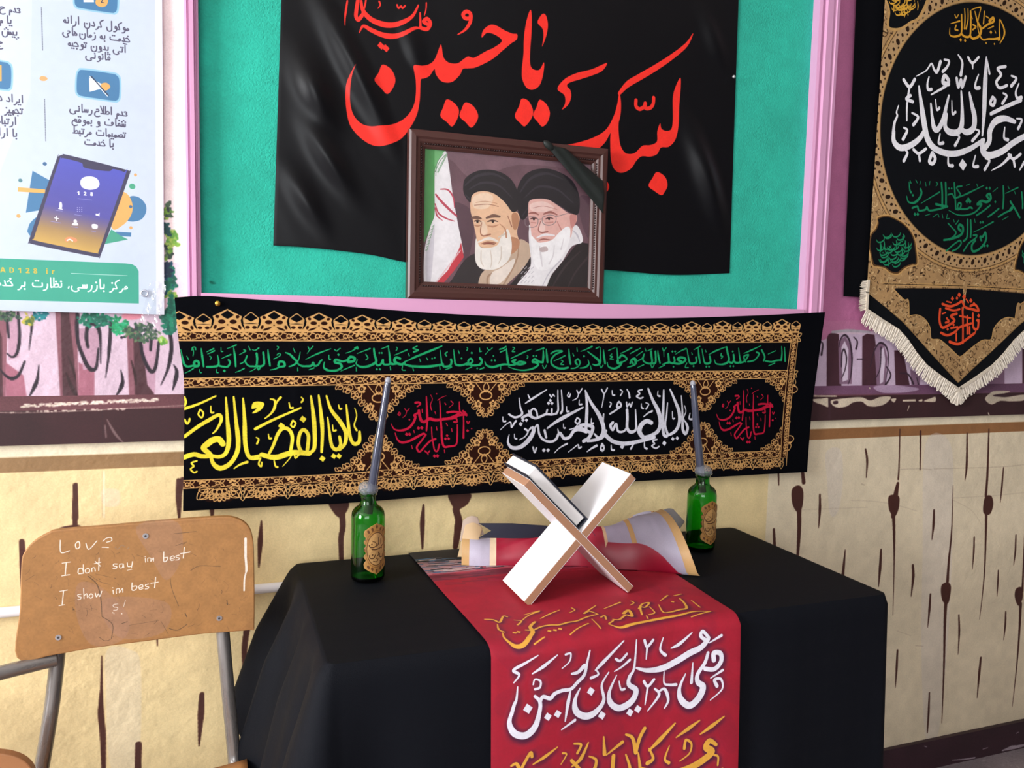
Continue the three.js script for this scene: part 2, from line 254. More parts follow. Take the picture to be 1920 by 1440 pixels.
const YELLOW = `10-22-22-28-18 1128 750 1140 860 1155 960 1180 1002 1212 985 1214 925; 6-9-14 1182 770 1195 820 1180 880 1196 915
12-28-28-18 1000 692 1030 780 1090 860 1126 930 1120 1000 1085 1040; 10-22-26-18 1008 830 1020 920 1035 1010 1065 1038 1092 1008 1085 955
12-28-18 950 688 965 800 975 920 970 1052; 12-30-28-20 900 693 915 800 925 920 922 1030 885 1062
24 890 1060 850 1060 822 1010 828 940 855 910 885 950 878 1040; 34-38-30 890 1062 800 1056 750 1066 690 1085 640 1085 585 1070
22-26-18 770 1050 782 960 760 910 720 902 688 940 660 1010 632 1065; 20 590 1070 560 1080 505 1090
d 24 850 842; d 24 712 885
12-30-28-26 465 708 475 850 480 1000 505 1085 560 1092
12-32-28-24 355 703 365 850 374 980 355 1060 310 1085 250 1075
12-32-30-36-18 405 698 420 850 434 980 425 1060 380 1130 320 1158 275 1130 255 1070
40-44-30-34 335 1002 310 972 270 978 240 1000 212 1030 255 1075 200 1082 150 1070 88 1088
24-28-22-8 90 955 170 895 240 852 310 815 325 850 295 910 270 935; 22-14 545 905 640 855 740 810 835 768; 22-12 90 775 190 740 290 693
14 90 845 105 872 118 858 122 840; 12 190 780 178 812 200 832 210 802 190 780; 8-14 258 758 260 798 275 800
8-20-8 640 712 668 722 668 765 645 805 605 838; 8-18 668 762 688 722 706 702; f 520 775 530 735 570 728 602 742 582 780 545 802 523 802 552 772
8-14 838 700 850 715 840 732; 8-14 760 735 768 768 785 768; 12 785 850 773 880 790 892 802 866 785 850; 8-14 550 960 566 972 555 1000; 8-14 628 938 633 965 646 965
12 578 1092 566 1130 582 1146 586 1120; 8-16 663 1095 672 1140 686 1150; 6-14 720 1145 760 1100 790 1060 802 1090 830 1062
12 168 1112 134 1125 148 1146 128 1165 150 1187 168 1180; 8-14 1078 750 1085 775 1096 775; d 20 1048 1080; d 20 1082 1080; d 22 975 1096
8-20 408 1160 445 1135 492 1118; 8-14 1040 880 1045 916 1062 914; 16 88 700 98 730 90 755`;
const SILVER_LEFT = `8-18 1230 648 1232 720 1235 790 1222 815; 8-18 1255 648 1262 720 1265 790 1255 812
16-20 1225 815 1190 822 1150 820 1120 832 1080 848 1050 840 1020 825 980 845; 8-18-14 955 705 965 770 978 818 930 842 885 820
14 1150 820 1157 788; 14 1190 815 1190 782; 14 1090 845 1080 800 1060 780 1040 800 1050 838 1075 850; 12 1030 825 1025 795
d 14 1165 742; d 14 1190 742; d 13 1178 722; 10 1172 680 1185 697 1195 680 1207 692; 8-12 1018 680 1030 706; 8-18-8 1000 742 1060 702 1150 645; d 14 985 862; d 14 1010 862
6-26-36-22 888 965 880 1020 910 1058 970 1052 1030 1000 1062 940 1055 915; d 17 970 890
14-28 1060 935 1090 898 1102 960 1130 1000 1180 1016 1220 1000 1248 955 1280 992 1320 982 1350 940 1390 930 1440 945; 18 1140 935 1152 985
12-30-12 1160 920 1230 870 1320 820 1412 772; 22-28 1478 960 1430 932 1390 922 1358 935 1400 902 1440 898 1485 915 1460 985 1420 1012
12-26-24 1428 655 1440 760 1440 860 1435 940; 12-32-30-20 1425 652 1470 740 1530 830 1562 920 1545 980 1510 1002 1450 1012
12 1372 848 1360 876 1386 888 1392 860 1372 846; 10-8 1390 870 1360 915 1318 930
6-14 842 838 845 870 862 870; 6-16 825 932 870 890 898 878 905 912 922 888 936 868; 6-16 960 1002 1000 980 1022 945 1000 925; 6-16 1020 945 1042 918; 6-12 925 960 928 990 942 995
13 1058 1055 1070 1092 1082 1060; o 13 1135 1076; o 13 1165 1076; 6-14 1210 1096 1240 1066 1270 1046 1302 1030; 6-14 1310 1090 1350 1060 1380 1038 1386 1062 1402 1054; 8-20 1445 1087 1480 1062 1512 1045
12 1550 1040 1540 1070 1556 1082 1566 1060 1550 1040; 10 1310 665 1300 688 1314 697 1320 676; 10 1365 650 1380 672 1402 638; 10-6 1380 672 1368 705 1338 722; 6-14 1385 718 1385 750 1402 750; 6-14 1295 765 1298 800 1312 800; 6-12 1235 925 1240 950; 6-12 1275 890 1278 918 1288 918; 6-14 1475 850 1475 885 1488 885`;
const SILVER_RIGHT = `8-20-24-18 590 688 600 780 603 870 606 930 625 958 640 920 630 888; 6-12 615 758 626 800 610 850 630 882
12-28-26-16 510 643 545 720 577 800 582 870 560 930 520 962 490 972; 10-20 495 740 490 830 482 900 500 965; 12-26-22 465 648 466 740 465 860 470 960 492 978
14-32-30-20 355 638 390 720 432 800 448 880 430 940 380 972 330 985; 30-38-22 385 882 350 870 312 900 302 950 340 992 400 985
24-30-28 405 985 330 1005 250 1024 180 1030 110 1012 62 972; 12-26 45 820 42 900 60 960 95 1002; 10-28-24 -20 960 10 990 40 980 62 940
10-24-22 270 788 276 870 275 930 240 948 214 920 214 850 210 788; 14-22 216 905 190 942 150 942 135 890 112 932 95 902 112 880
14 90 818 130 792 168 760 150 732 138 768 165 765; 12 205 735 210 766 226 745 236 766 246 735; 8-16 330 837 360 812 388 798
8-16 205 643 220 670 226 702; 12 312 645 285 655 296 675 275 692 300 707 320 700; 10 158 645 174 660 160 688; 6-14 100 650 104 680 118 685; 11 25 643 45 672 66 634; 11-7 45 672 40 712 30 772
6-14 425 653 424 685 440 692; 6-14 310 745 312 770 324 780; 6-14 340 738 362 750 345 782; 6-12 85 733 97 745 88 767; 6-12 530 800 535 850 547 850; 8-16 655 813 650 850 668 856
d 15 535 995; d 15 566 990; d 19 475 1026; d 19 178 1052; 12 422 1000 394 1010 406 1030 388 1046 415 1062 437 1050; 8-16 335 1018 337 1056 352 1066; 8-16 238 1020 257 1030 240 1067; 8-16 100 1040 103 1072 120 1076; 12 35 1030 25 1062 42 1076 48 1050 35 1030`;
const CRIMSON = `14-28-18 592 258 600 400 606 520 598 645; 12-24-24-22-14 742 308 750 400 756 520 766 620 772 740 795 822 850 822 930 802 945 700 945 575
12-26 962 318 970 420 1000 450 1045 465; 24-34-30 1042 462 960 472 900 502 800 512 740 522 680 522 630 510 580 542 540 532 516 460 510 418
26-22 830 438 900 430 965 442 900 482 842 502; 8-28-28-22 200 568 240 630 320 642 400 612 450 552 472 490 460 468 505 440
8-28-28-20 245 668 270 740 320 777 400 762 480 722 560 680 585 692; 20-24 592 690 540 760 490 830 520 882 580 822 640 762 700 738
12-22 655 605 660 700 672 780 690 862 722 872 742 800; 12-24 1008 415 1015 560 1014 725; 16-26 1000 420 1030 440 1045 470; 20 905 545 940 545 930 500
d 22 508 616; d 22 545 612; d 22 375 685; d 22 408 685; d 22 688 930; d 22 722 930; d 18 812 735; d 18 848 735; d 18 830 700
26-14 470 328 510 325 525 345 490 372; 6-12 640 238 660 290 640 350 652 412; 10-6 720 300 765 268 815 248; 12-6 868 308 893 342 845 385; 10 350 395 375 422 402 393; 8 375 422 360 470 330 495; 14 290 435 278 460 296 470 302 445; d 12 405 520
14 1050 538 1064 565 1080 540; d 18 1060 645; d 10 1105 620; 16 580 872 612 895 635 872; 12 610 895 618 915; 10 800 860 805 895; 10 455 640 462 668; 10 710 600 716 640; 10 820 560 835 590; 10 880 620 886 655; 10 430 810 440 848; d 10 707 228; 10 545 400 550 440; 10 690 430 700 455; 10 800 330 812 350`;
const GREEN_1 = `8-28-28-24 58 540 80 640 102 720 140 748 200 738 240 735; 30 225 742 218 700 245 680 275 700 268 738 225 748; 8-18 108 826 160 802 212 768; 16-12 238 545 230 515 198 520 192 552; 12-10 205 530 212 575 205 622; 8-14 130 620 152 662
10-28-22 303 528 315 620 332 748; 8-20 370 572 410 552 452 533; 8-20 378 598 420 580 462 558; 12-28-28 498 610 512 680 505 732 460 748 372 752; 24 510 735 560 748 620 748 648 700 630 668; 8-14 408 668 424 640 405 622; 8-20 545 652 600 627 656 603; 8-14 540 518 543 566 562 566
10-28-20 690 520 705 620 716 748; 8-18 613 532 670 510 722 488; d 20 580 800; 8-14 485 780 487 816 506 820; 8-14 283 780 288 816 306 820; 8-18 713 817 765 797 817 770
14-28 770 715 820 685 850 620 832 690 870 738 920 745 960 738 972 660 965 590; 26 960 738 1010 745 1052 722 1052 650 1045 578; 8-18 758 606 800 582 835 562 812 545; 8-16 868 503 887 547; 8-18 913 545 950 552 992 523; 8-18 878 812 930 786 972 758 986 786 1008 763
10-30-20 1100 543 1110 640 1126 738; 28-28-10 1225 735 1240 690 1290 695 1298 740 1240 752 1190 776 1128 788; 12 1170 657 1220 632 1252 606 1230 588 1208 610; 8-14 1208 503 1228 515 1210 542
14-28-26-14 1310 580 1360 600 1410 650 1445 692 1400 732 1353 747; 10-26-26-20 1485 570 1470 650 1452 702 1500 738 1560 743 1620 736 1640 700 1660 738 1700 727 1722 690 1745 668
8-22-8 1550 662 1650 612 1750 570 1852 533; 8-14 1403 528 1422 577; 10-14 1578 508 1600 542 1637 503; 14-6 1600 542 1568 592; 8-14 1828 608 1830 656 1848 660; 8-18 1588 787 1652 763; 8-14 1453 758 1456 797; 10-28-20 1775 690 1770 760 1830 795 1920 790`;
const GREEN_2 = `14-28-30-22 0 708 60 736 130 730 188 692 172 650 110 632 122 600 200 622 262 602; 30 262 612 290 568 342 580 332 618 268 628
8-18 178 737 260 702 343 668; 8-18 238 522 310 497 375 455; 20 345 462 375 450 380 470; 12 103 480 130 497 147 480 172 465; d 18 150 540
8-28-32-22 378 600 363 650 410 684 480 686 550 662 602 622 582 540 573 468; 16-12 478 538 502 580 478 604; 8-18 373 527 450 497 528 468
24 600 645 622 670 660 652 682 602 690 652 740 660 785 645; 10-28-24 743 443 760 540 772 640 800 652; 28-32-26 888 588 842 574 820 610 850 642 902 658 942 642; 26 800 655 850 648
d 16 610 716; d 16 648 716; d 14 640 520; d 14 668 520; 8-18 658 472 747 438; 8-20 818 547 890 517 968 483; 8-14 838 448 853 465 838 492
8-26-28-26-14 968 618 1060 572 1180 522 1290 477 1383 437; 14-28-32-28 970 612 930 645 1000 674 1100 684 1220 684 1330 670 1400 655
14-22 1088 438 1040 465 1102 486 1048 508; 10-28-26 1363 488 1375 570 1390 652 1420 684 1482 674 1502 632 1495 598; 16 1448 508 1424 530 1442 558; 8-18 1428 722 1470 706 1503 688; d 14 1300 578; d 14 1270 588
8-14 1118 588 1132 625; 8-14 1202 578 1218 604; 8-14 983 523 997 554; 8-14 1038 690 1050 732; 12 920 670 914 722 953 727; 8-14 768 680 776 724; 8-14 363 690 366 737; 8-14 1358 660 1366 717; 8-14 35 545 38 590 55 595
10-28-24 1523 478 1535 570 1550 652 1590 668 1640 664 1685 645; 24 1680 660 1722 652 1752 620 1730 588 1700 620 1722 660 1790 670 1842 654 1864 610 1840 578; d 17 1740 520; d 14 1620 585; 8-18 1668 722 1743 688; 8-14 1578 488 1592 524; 8-14 1678 453 1690 465 1680 490; 8-14 1833 458 1838 500 1855 500; d 13 1810 706; 8-16 1840 715 1890 695`;
const GREEN_3 = `22 -10 602 50 600 74 560 50 528; 10-28-28-22 108 558 130 604 200 626 280 606 330 594 385 594; d 15 190 546; d 15 228 546; d 13 208 492; 10-30-24 358 398 370 480 385 570 402 604; 24-30 400 604 470 594 522 562 592 576 520 594 440 560 472 540; 10-22-8 418 522 500 482 580 442 662 408; 17 278 412 320 400 353 378; 15 288 447 320 432 348 418
8-14 38 398 45 442; 11 128 393 155 422 193 393; 9 155 422 108 477; 11 433 388 458 400 428 437 463 442; d 12 20 640; 8-14 50 655 100 635
8-24-30-24 390 622 480 654 580 664 680 644 744 602 722 570 680 562 702 530 760 562 802 568; 10-28-24 798 418 805 500 800 562; 10-28-24 833 408 845 490 857 568; 8-22 708 432 760 412 804 398; d 15 686 492; d 15 718 492; 13 798 603 820 642 847 603; 8-14 608 488 622 500 612 520
20-26 893 462 950 432 1025 436 950 472 903 532 910 592 970 634 1040 644 1104 632; 8-20 933 552 1000 522 1063 488; 11 1018 543 1042 560 1013 592 1053 597; 10-28-24 1103 408 1115 500 1132 588; 8-14 1153 458 1168 493
24-14 1212 596 1190 560 1218 530 1247 570 1230 612 1190 638 1142 643; 8-14 1198 393 1207 437; 10-26-12 1340 538 1352 590 1310 628 1248 638; d 16 1290 495; 8-22 1248 437 1310 412 1378 378
12-28-30-14 1330 438 1400 490 1462 540 1482 580 1440 604 1398 592; 10-30 1478 388 1485 480 1490 560 1470 592; 16 1428 402 1462 385; 10-28-24 1518 418 1530 500 1547 583; 13 1483 603 1500 634 1523 603; 8-14 1373 608 1382 652; 10 300 600 298 655
8-26-28-22 1573 568 1590 622 1660 644 1722 612 1742 570 1702 582 1690 550; 10-26 1678 398 1690 480 1702 562; 14-28 1700 582 1760 562 1804 532 1780 500 1740 482 1718 512; 14-8 1578 427 1663 388; 13 1622 468 1603 490 1632 502 1603 527 1643 532; 8-22 1722 462 1790 432 1853 393; 8-22 1838 467 1922 418; 24-14 1880 582 1860 545 1896 520 1922 560 1900 602 1816 628`;
const GREEN_4 = `24-16 -10 580 10 530 45 545 45 590 -10 622; 14-28 78 552 130 522 152 470 142 540 180 574 230 584 252 562 240 490 233 438; 24 250 584 292 572 292 500 285 438; 12 -5 455 60 422 103 398; 12 63 492 100 462 133 438; 8-14 158 398 172 433; 8-16 188 432 243 408; 10-26-18 313 428 325 500 347 578; 13 238 598 255 634 278 598; 8-18 78 633 153 598
14-26-26 378 593 430 574 452 560 440 468; 24 450 564 500 580 522 550 510 508; 24-30 520 580 580 586 644 554 642 522 590 510 558 532 602 562; 13 368 398 385 432 413 393; 12-8 385 432 390 503; d 16 490 440; d 16 522 440; 8-20 528 472 590 432 653 403; 8-18 333 637 403 603; d 14 510 622
10-26-24 663 408 680 490 702 572 740 584 782 564 775 508; 10-26-18 798 398 810 490 827 578; 8-18 748 417 818 378; d 16 750 616; 13 668 578 650 627 688 632; 10-26-24 843 408 860 490 882 572 920 584 952 562 940 498; d 15 903 622; d 15 935 622; 8-14 885 420 895 445; 8-14 720 450 730 475
10-28-26 998 538 1020 584 1090 594 1150 574 1172 532 1152 450 1138 388; 8-22-10 928 477 1010 432 1133 383; 17-13 1078 463 1075 490 1097 500 1078 523; 24 1170 562 1212 574 1232 530 1225 478 1240 562 1290 574 1312 552; 10-26 1283 398 1295 480 1312 562; d 15 1192 616; d 15 1228 616; d 15 1215 440; 8-20-8 1348 462 1440 422 1553 368; 22 1310 574 1350 562 1384 522 1402 480 1350 500 1372 562
20 1400 562 1480 542 1532 470 1500 448; 22 1560 420 1600 500 1590 550; 20 1610 552 1680 564 1740 548 1792 543; 10-26 1798 378 1805 460 1800 543; 10-26 1833 388 1840 470 1847 553; 8-18 1648 612 1722 578; 10 1640 470 1730 430`;
const WHITE_NAME = `8-14-24 740 792 725 840 730 870 710 920 700 1000; 24-40-40-28 704 985 705 1060 750 1108 820 1094 890 1042 936 970; 12-42-44-40-40-30 888 648 905 780 925 920 950 1040 1000 1112 1090 1150 1180 1150 1280 1114 1382 1050
12-36-36-14 975 778 985 880 1000 960 1028 972 1068 900 1092 800 1112 718; 24-42-40-14 1094 860 1084 950 1120 992 1180 992 1212 940 1216 820 1208 685; 30-42-40-14 1205 965 1250 992 1302 962 1312 880 1290 780 1273 695; 10-38-38-14 1402 428 1396 550 1390 700 1385 850 1372 1015; 16 1402 440 1416 500 1426 552
26-46-40-34 1612 912 1540 888 1470 910 1430 980 1425 1060 1385 1120; 40-46-40-34 1372 1060 1380 1138 1430 1164 1520 1134 1600 1072 1700 1015 1760 990; 24-28 1438 852 1540 802 1655 752
10-26-30 978 712 1030 682 1082 650 1110 610 1080 570 1068 620 1108 632; 22 1172 588 1186 654 1206 600 1216 654 1243 578; 10-24 962 578 950 630 955 672 978 672; 10-26 1342 558 1320 620 1320 658 1348 658; 6-24 868 573 940 532 980 480 1000 522 1022 542 1048 465; 14-22 1078 448 1113 460 1100 502 1066 538
10-26 1185 412 1217 470 1205 562; 18 1262 430 1296 472 1343 428; 20-8 1296 472 1298 515; 20 1545 498 1488 512 1512 560 1478 612 1502 658 1555 640; 12-24 1588 568 1624 590 1588 644; 10-26 1642 628 1620 690 1630 734 1660 732; 22 778 598 820 652 858 596; 18-10 820 652 802 780 800 905; 22 826 718 798 742 842 764; 12-24 838 848 882 880 848 936; 12-24 778 958 802 980 772 1044; 22 1450 728 1432 772 1456 788 1468 750 1450 728; 12-22 1528 698 1553 720 1523 774
10-22 1628 888 1664 900 1638 964; 10-24 1540 955 1535 1032 1562 1048; 8-20 1010 748 1020 824 1038 812; 8-20 1135 756 1140 854 1163 842; 10-24 790 1128 803 1150 778 1206; 20 848 1123 886 1152 938 1118; 18 886 1152 894 1208; 24 985 1148 964 1212 990 1228 1008 1190 985 1148; 10-24 1108 1158 1110 1234 1143 1244; d 36 1222 1236; 10-24 1320 1166 1304 1244 1338 1248; 10-24 1398 1188 1428 1205 1392 1270; 6-26 1443 1278 1520 1232 1582 1168; 20 1568 1158 1602 1192 1654 1156; 18 1602 1192 1612 1248; 10-22 1648 1275 1682 1216; 10-24 1045 1006 1034 1074 1068 1074; 10-24 1168 1008 1193 1030 1162 1090; 10-24 1318 968 1348 990 1296 1055`;
const GOLD_TOP = `8-24-22 1080 318 1080 392 1130 414 1200 392 1217 330 1215 168; 18 1152 288 1140 332 1172 342; 8-20 1092 267 1193 238; 24 1215 384 1260 414 1312 402 1322 300 1320 128; 12-22 1250 98 1255 200 1250 324; 12-22 1290 98 1290 220 1268 324; 12-32-28-22 1370 128 1400 240 1442 330 1420 402 1350 434 1318 402
12-26 1440 88 1402 280 1450 434 1530 436 1600 436 1652 424; 20-34 1450 324 1520 272 1584 240 1580 198 1540 232; 12-26 1650 218 1650 340 1655 432 1640 444; 12-26-10 1660 218 1702 320 1702 400 1658 484; 8-18 1328 112 1380 90 1435 78; 8-18 1518 322 1583 293; d 20 1555 360; 18 1480 128 1470 264; d 19 1205 450; d 19 1257 456; 13 1138 168 1155 202 1178 168; 18 1348 278 1383 300 1346 333; d 12 1500 482; d 12 1595 492; 12 1330 180 1340 210; 10 1600 340 1610 370; 14 1530 200 1500 180`;
const GREEN_TWO = `12-26 438 148 445 240 462 284; 10-32-28 408 328 430 402 500 414 562 362 592 290 580 238; 8-20 588 422 700 352 823 278; 24 478 482 540 462 560 514 640 504 660 470 690 514 780 504 860 484 932 462; 30 778 432 860 452 922 462; 28 850 158 860 300 860 462; 28 905 158 910 300 910 442; 24 1020 158 1030 300 1040 484; 20 938 312 990 300 1030 352 1102 312 1052 220 1122 198; 10-24-10 1058 352 1200 292 1413 188; 24 1040 494 1090 494 1112 432 1080 420 1070 484 1180 494 1230 472 1262 484; d 26 1190 395; d 26 1230 395; d 24 1210 365
10-32-30 948 512 1050 564 1160 574 1280 544 1352 482 1382 430 1330 430 1382 390 1452 402 1502 362 1490 300 1450 320 1482 362; 22 1318 574 1400 522 1493 448; 22 1468 594 1540 542 1604 488; d 18 1560 400; 24 1660 198 1665 340 1655 484; 22 1598 594 1680 542 1762 502 1772 460 1740 502; 26 1748 398 1810 502 1863 604; 24 1890 278 1900 400 1900 484; 8-20 1688 292 1843 218; d 22 510 562; d 22 545 562; d 18 485 318; d 16 950 230; d 16 985 230; d 20 1450 225; d 20 1490 225
8-14 450 128 462 162; 10 520 120 540 160; 10 580 140 570 180; 10 640 150 650 200; 10 700 140 690 190; 12 780 150 800 170 780 200; 10 640 580 700 560; 10 740 600 800 560 820 600; 10 860 560 870 610; 10 930 560 920 615 955 615; 10 1180 190 1230 170; 10 1320 170 1330 200; 10 1530 270 1590 220; 10 1720 200 1735 235; 10 1800 270 1810 300; 10 1650 630 1720 590
16-26 938 678 1000 742 1044 802 980 874 886 893; 32 1108 775 1078 742 1090 698 1134 720 1134 792 1080 844 956 884; 26 1200 628 1200 760 1190 864 1148 904; 26 1240 638 1245 760 1240 854; 20 918 1034 1000 962 1092 900 1114 940 1060 1004 996 1034; 22 1148 1034 1220 932 1302 872 1322 830 1278 830; 28 1380 894 1368 850 1400 848 1432 796 1444 880 1400 964 1330 1024 1268 1034 1258 960 1302 898; 8-20 1278 792 1400 732 1533 658; d 20 1425 965; d 20 1460 965; d 18 1370 665; d 18 1400 662; 12 1010 630 1020 660; 12 1290 620 1300 665; 14 1040 690 1080 640`;
const ORANGE = `24 800 432 870 454 940 432 980 410 1012 462 1090 484 1132 492 1102 440 1058 450; 26 780 478 774 580 800 644 860 622 912 582 880 540 932 520; 24 788 692 850 714 920 682 962 642 1063 608; 22 985 468 990 600 990 784; 24 1080 518 1085 642 1122 654 1132 578; 26 868 772 940 794 992 772 1060 722 1093 698; 20 830 470 900 490 960 480; 20 840 560 860 590 830 600; 20 930 700 930 760; 20 1030 540 1030 700; 18 960 540 1060 560; 20 1050 640 1050 700; 20 880 650 940 640
d 24 955 350; d 24 1000 368; d 22 892 384; d 22 1062 402; d 20 1132 538; d 18 1090 430; d 18 935 380; 14 840 410 880 420; 14 1020 390 1040 420; d 16 1120 580; d 16 850 660; d 16 905 620; 14 800 520 830 510; 14 1100 690 1110 660`;
const RUN_GOLD = `14-18-12 115 435 170 437 210 452 235 412 262 415; 8-16-12 195 465 202 500 238 516; 8-26-32-20 225 520 240 560 300 580 370 567 424 520 410 480 442 448; d 18 305 520; d 18 332 514; 16-22-14 380 502 430 502 480 482 540 472 600 472 660 457 720 447 780 422 855 400; 8-14 372 400 472 374; 8-16 305 435 352 442 328 467; 8-16 352 442 400 405 470 378; 8-16-8 478 427 540 397 604 373; 12-8 685 360 704 375 670 392; 10-18-10 858 400 800 382 768 396 842 343; d 17 535 512; d 17 572 507; d 17 606 500; 8-14 668 522 730 492 793 463; 8-12 818 433 873 487; 14 878 420 902 408 912 432; 8-16 898 362 1002 318
14-26 958 432 1000 432 1042 402 1084 410 1060 370 1028 392; 8-22-26-22-10 930 465 1000 477 1100 457 1250 432 1400 407 1500 382 1604 378; 14 960 440 932 460; 12-8 1075 310 1094 322 1068 337; 16-14 1128 362 1150 330 1194 323 1170 352 1138 352 1150 402; 8-14 1198 350 1233 390 1198 402; 8-22-14 1258 338 1290 388 1340 388 1400 372 1444 362 1430 330 1396 298; 8-16 1268 312 1313 278; 12 1358 280 1404 268; 8-14 1473 308 1533 352; d 14 1350 320; 8-16 1478 412 1604 378; 10 1180 410 1190 430; 10 430 565 500 540`;
const RUN_WHITE = `8-22-28 325 858 315 940 300 975 280 1040; 20-44-50-30-20 280 1030 266 1100 300 1162 370 1174 432 1122 462 1040 472 960 438 918; d 34 390 1000; 24-28-24-26-12 470 962 490 922 540 932 570 902 620 882 680 872 722 832 772 780 792 700 812 622; 16-32 688 772 730 762 772 722; 8-20-22-8 300 832 337 780 300 750 380 702 463 652; 8-26-8 423 772 500 722 593 648; 18-10 440 872 472 860 476 820 440 808 428 842; 16-8 648 645 682 640 672 692 622 737; d 28 522 1052; d 28 588 1035
8-28-8 677 883 660 960 638 1083; 8-22 613 1138 660 1107 704 1078; 8-42-48-22-10 742 868 705 950 715 1022 780 1054 850 1024 902 950 890 850 938 768; d 30 815 890; d 30 888 1050; 10-28-10 848 752 900 702 1044 562; 8-22 850 745 867 780 818 802; 18 988 680 1020 692 1064 648; 8-20 978 762 1030 732 1084 688
8-38-48-36-24-10 992 788 940 900 950 972 1010 1004 1090 962 1122 890 1075 850 1080 800 1112 740 1132 556; 14-44-46-34 1128 742 1200 758 1300 744 1400 694 1480 644 1560 602 1604 550; 22-26 1612 540 1574 498 1560 530 1602 562; 20 1186 560 1204 602 1244 558; 18-8 1204 602 1194 684; 8-24 1312 543 1290 620 1324 658; 8-26-8 1363 612 1420 582 1503 508; d 28 1078 1034; d 28 1132 1012; 8-20 1008 828 1020 880 1043 880
20 1176 830 1202 862 1244 818; 18-8 1202 862 1180 984; 14-22-8 1248 880 1274 920 1196 1024; 12-24-10 1268 902 1312 880 1334 950 1308 1004; 8-22 1312 768 1310 840 1342 852 1388 850; 8-44-48-30-22 1452 778 1410 870 1415 942 1470 984 1532 932 1562 860 1530 830 1530 780 1580 702 1602 638; 30-34 1580 742 1640 742 1684 692 1682 640 1640 638 1638 684; 8-24 1502 706 1488 834; 8-22 1613 572 1693 522; 26-8 1652 852 1638 812 1680 808 1684 872 1606 944; 8-20 1613 802 1693 748`;
const RUN_GOLD2 = `14-32 273 1372 312 1362 340 1450; 22 338 1392 400 1290 412 1312; 8-24-8 418 1362 500 1312 583 1252; 16-24 440 1420 485 1410 520 1440; 14-8 618 1292 644 1302 606 1364; 8-28-10 678 1382 740 1332 793 1228; 24 678 1342 735 1404; 14-20 698 1232 744 1240 718 1294; 10-36 798 1318 844 1342 832 1402 796 1450; 10-30 898 1192 902 1304; 8-26 913 1312 1024 1228; 28 962 1318 950 1450; 12-32 1045 1310 1070 1400 1040 1450; 14-32 1048 1178 1092 1202 1112 1294; 26 1112 1290 1140 1200 1174 1138; 10-32-12 1198 1282 1270 1212 1373 1102; 12-30 1200 1270 1224 1332 1186 1364; 10-32 1128 1300 1142 1450; 8-24 1332 1248 1300 1332 1325 1358; 22-8 1428 1262 1440 1208 1474 1230 1460 1292 1396 1344; 8-28-8 1378 1192 1460 1132 1533 1078; 8-28-8 1533 1167 1610 1112 1693 1048
22-48-44-30 1634 1232 1592 1208 1568 1250 1602 1284 1500 1364 1380 1414 1250 1424 1140 1404; 14 1620 1300 1644 1310 1640 1364; 8-22 1580 1430 1670 1390`;
// ---------------------------------------------------------------- the room
function noiseTex(n, scale, lo, hi, k, contrast = 1) {
  const d = new Uint8Array(n * n * 4);
  for (let y = 0; y < n; y++) for (let x = 0; x < n; x++) {
    const u = x / n * scale, v = y / n * scale, w = (a, b) => fbm(a, b, k), fx = x / n, fy = y / n;
    let t = lerp(lerp(w(u, v), w(u - scale, v), fx), lerp(w(u, v - scale), w(u - scale, v - scale), fx), fy);
    t = clamp((t - 0.5) * contrast + 0.5, 0, 1); const c = Math.round(lerp(lo, hi, t)), i = (y * n + x) * 4; d[i] = d[i + 1] = d[i + 2] = c; d[i + 3] = 255;
  }
  const t = new THREE.DataTexture(d, n, n); t.wrapS = t.wrapT = THREE.RepeatWrapping; t.magFilter = THREE.LinearFilter; t.minFilter = THREE.LinearMipmapLinearFilter; t.generateMipmaps = true; t.needsUpdate = true; return t;
}
const bumpFine = noiseTex(256, 24, 0, 255, 5, 1.6), bumpWall = noiseTex(512, 40, 0, 255, 9, 1.4);

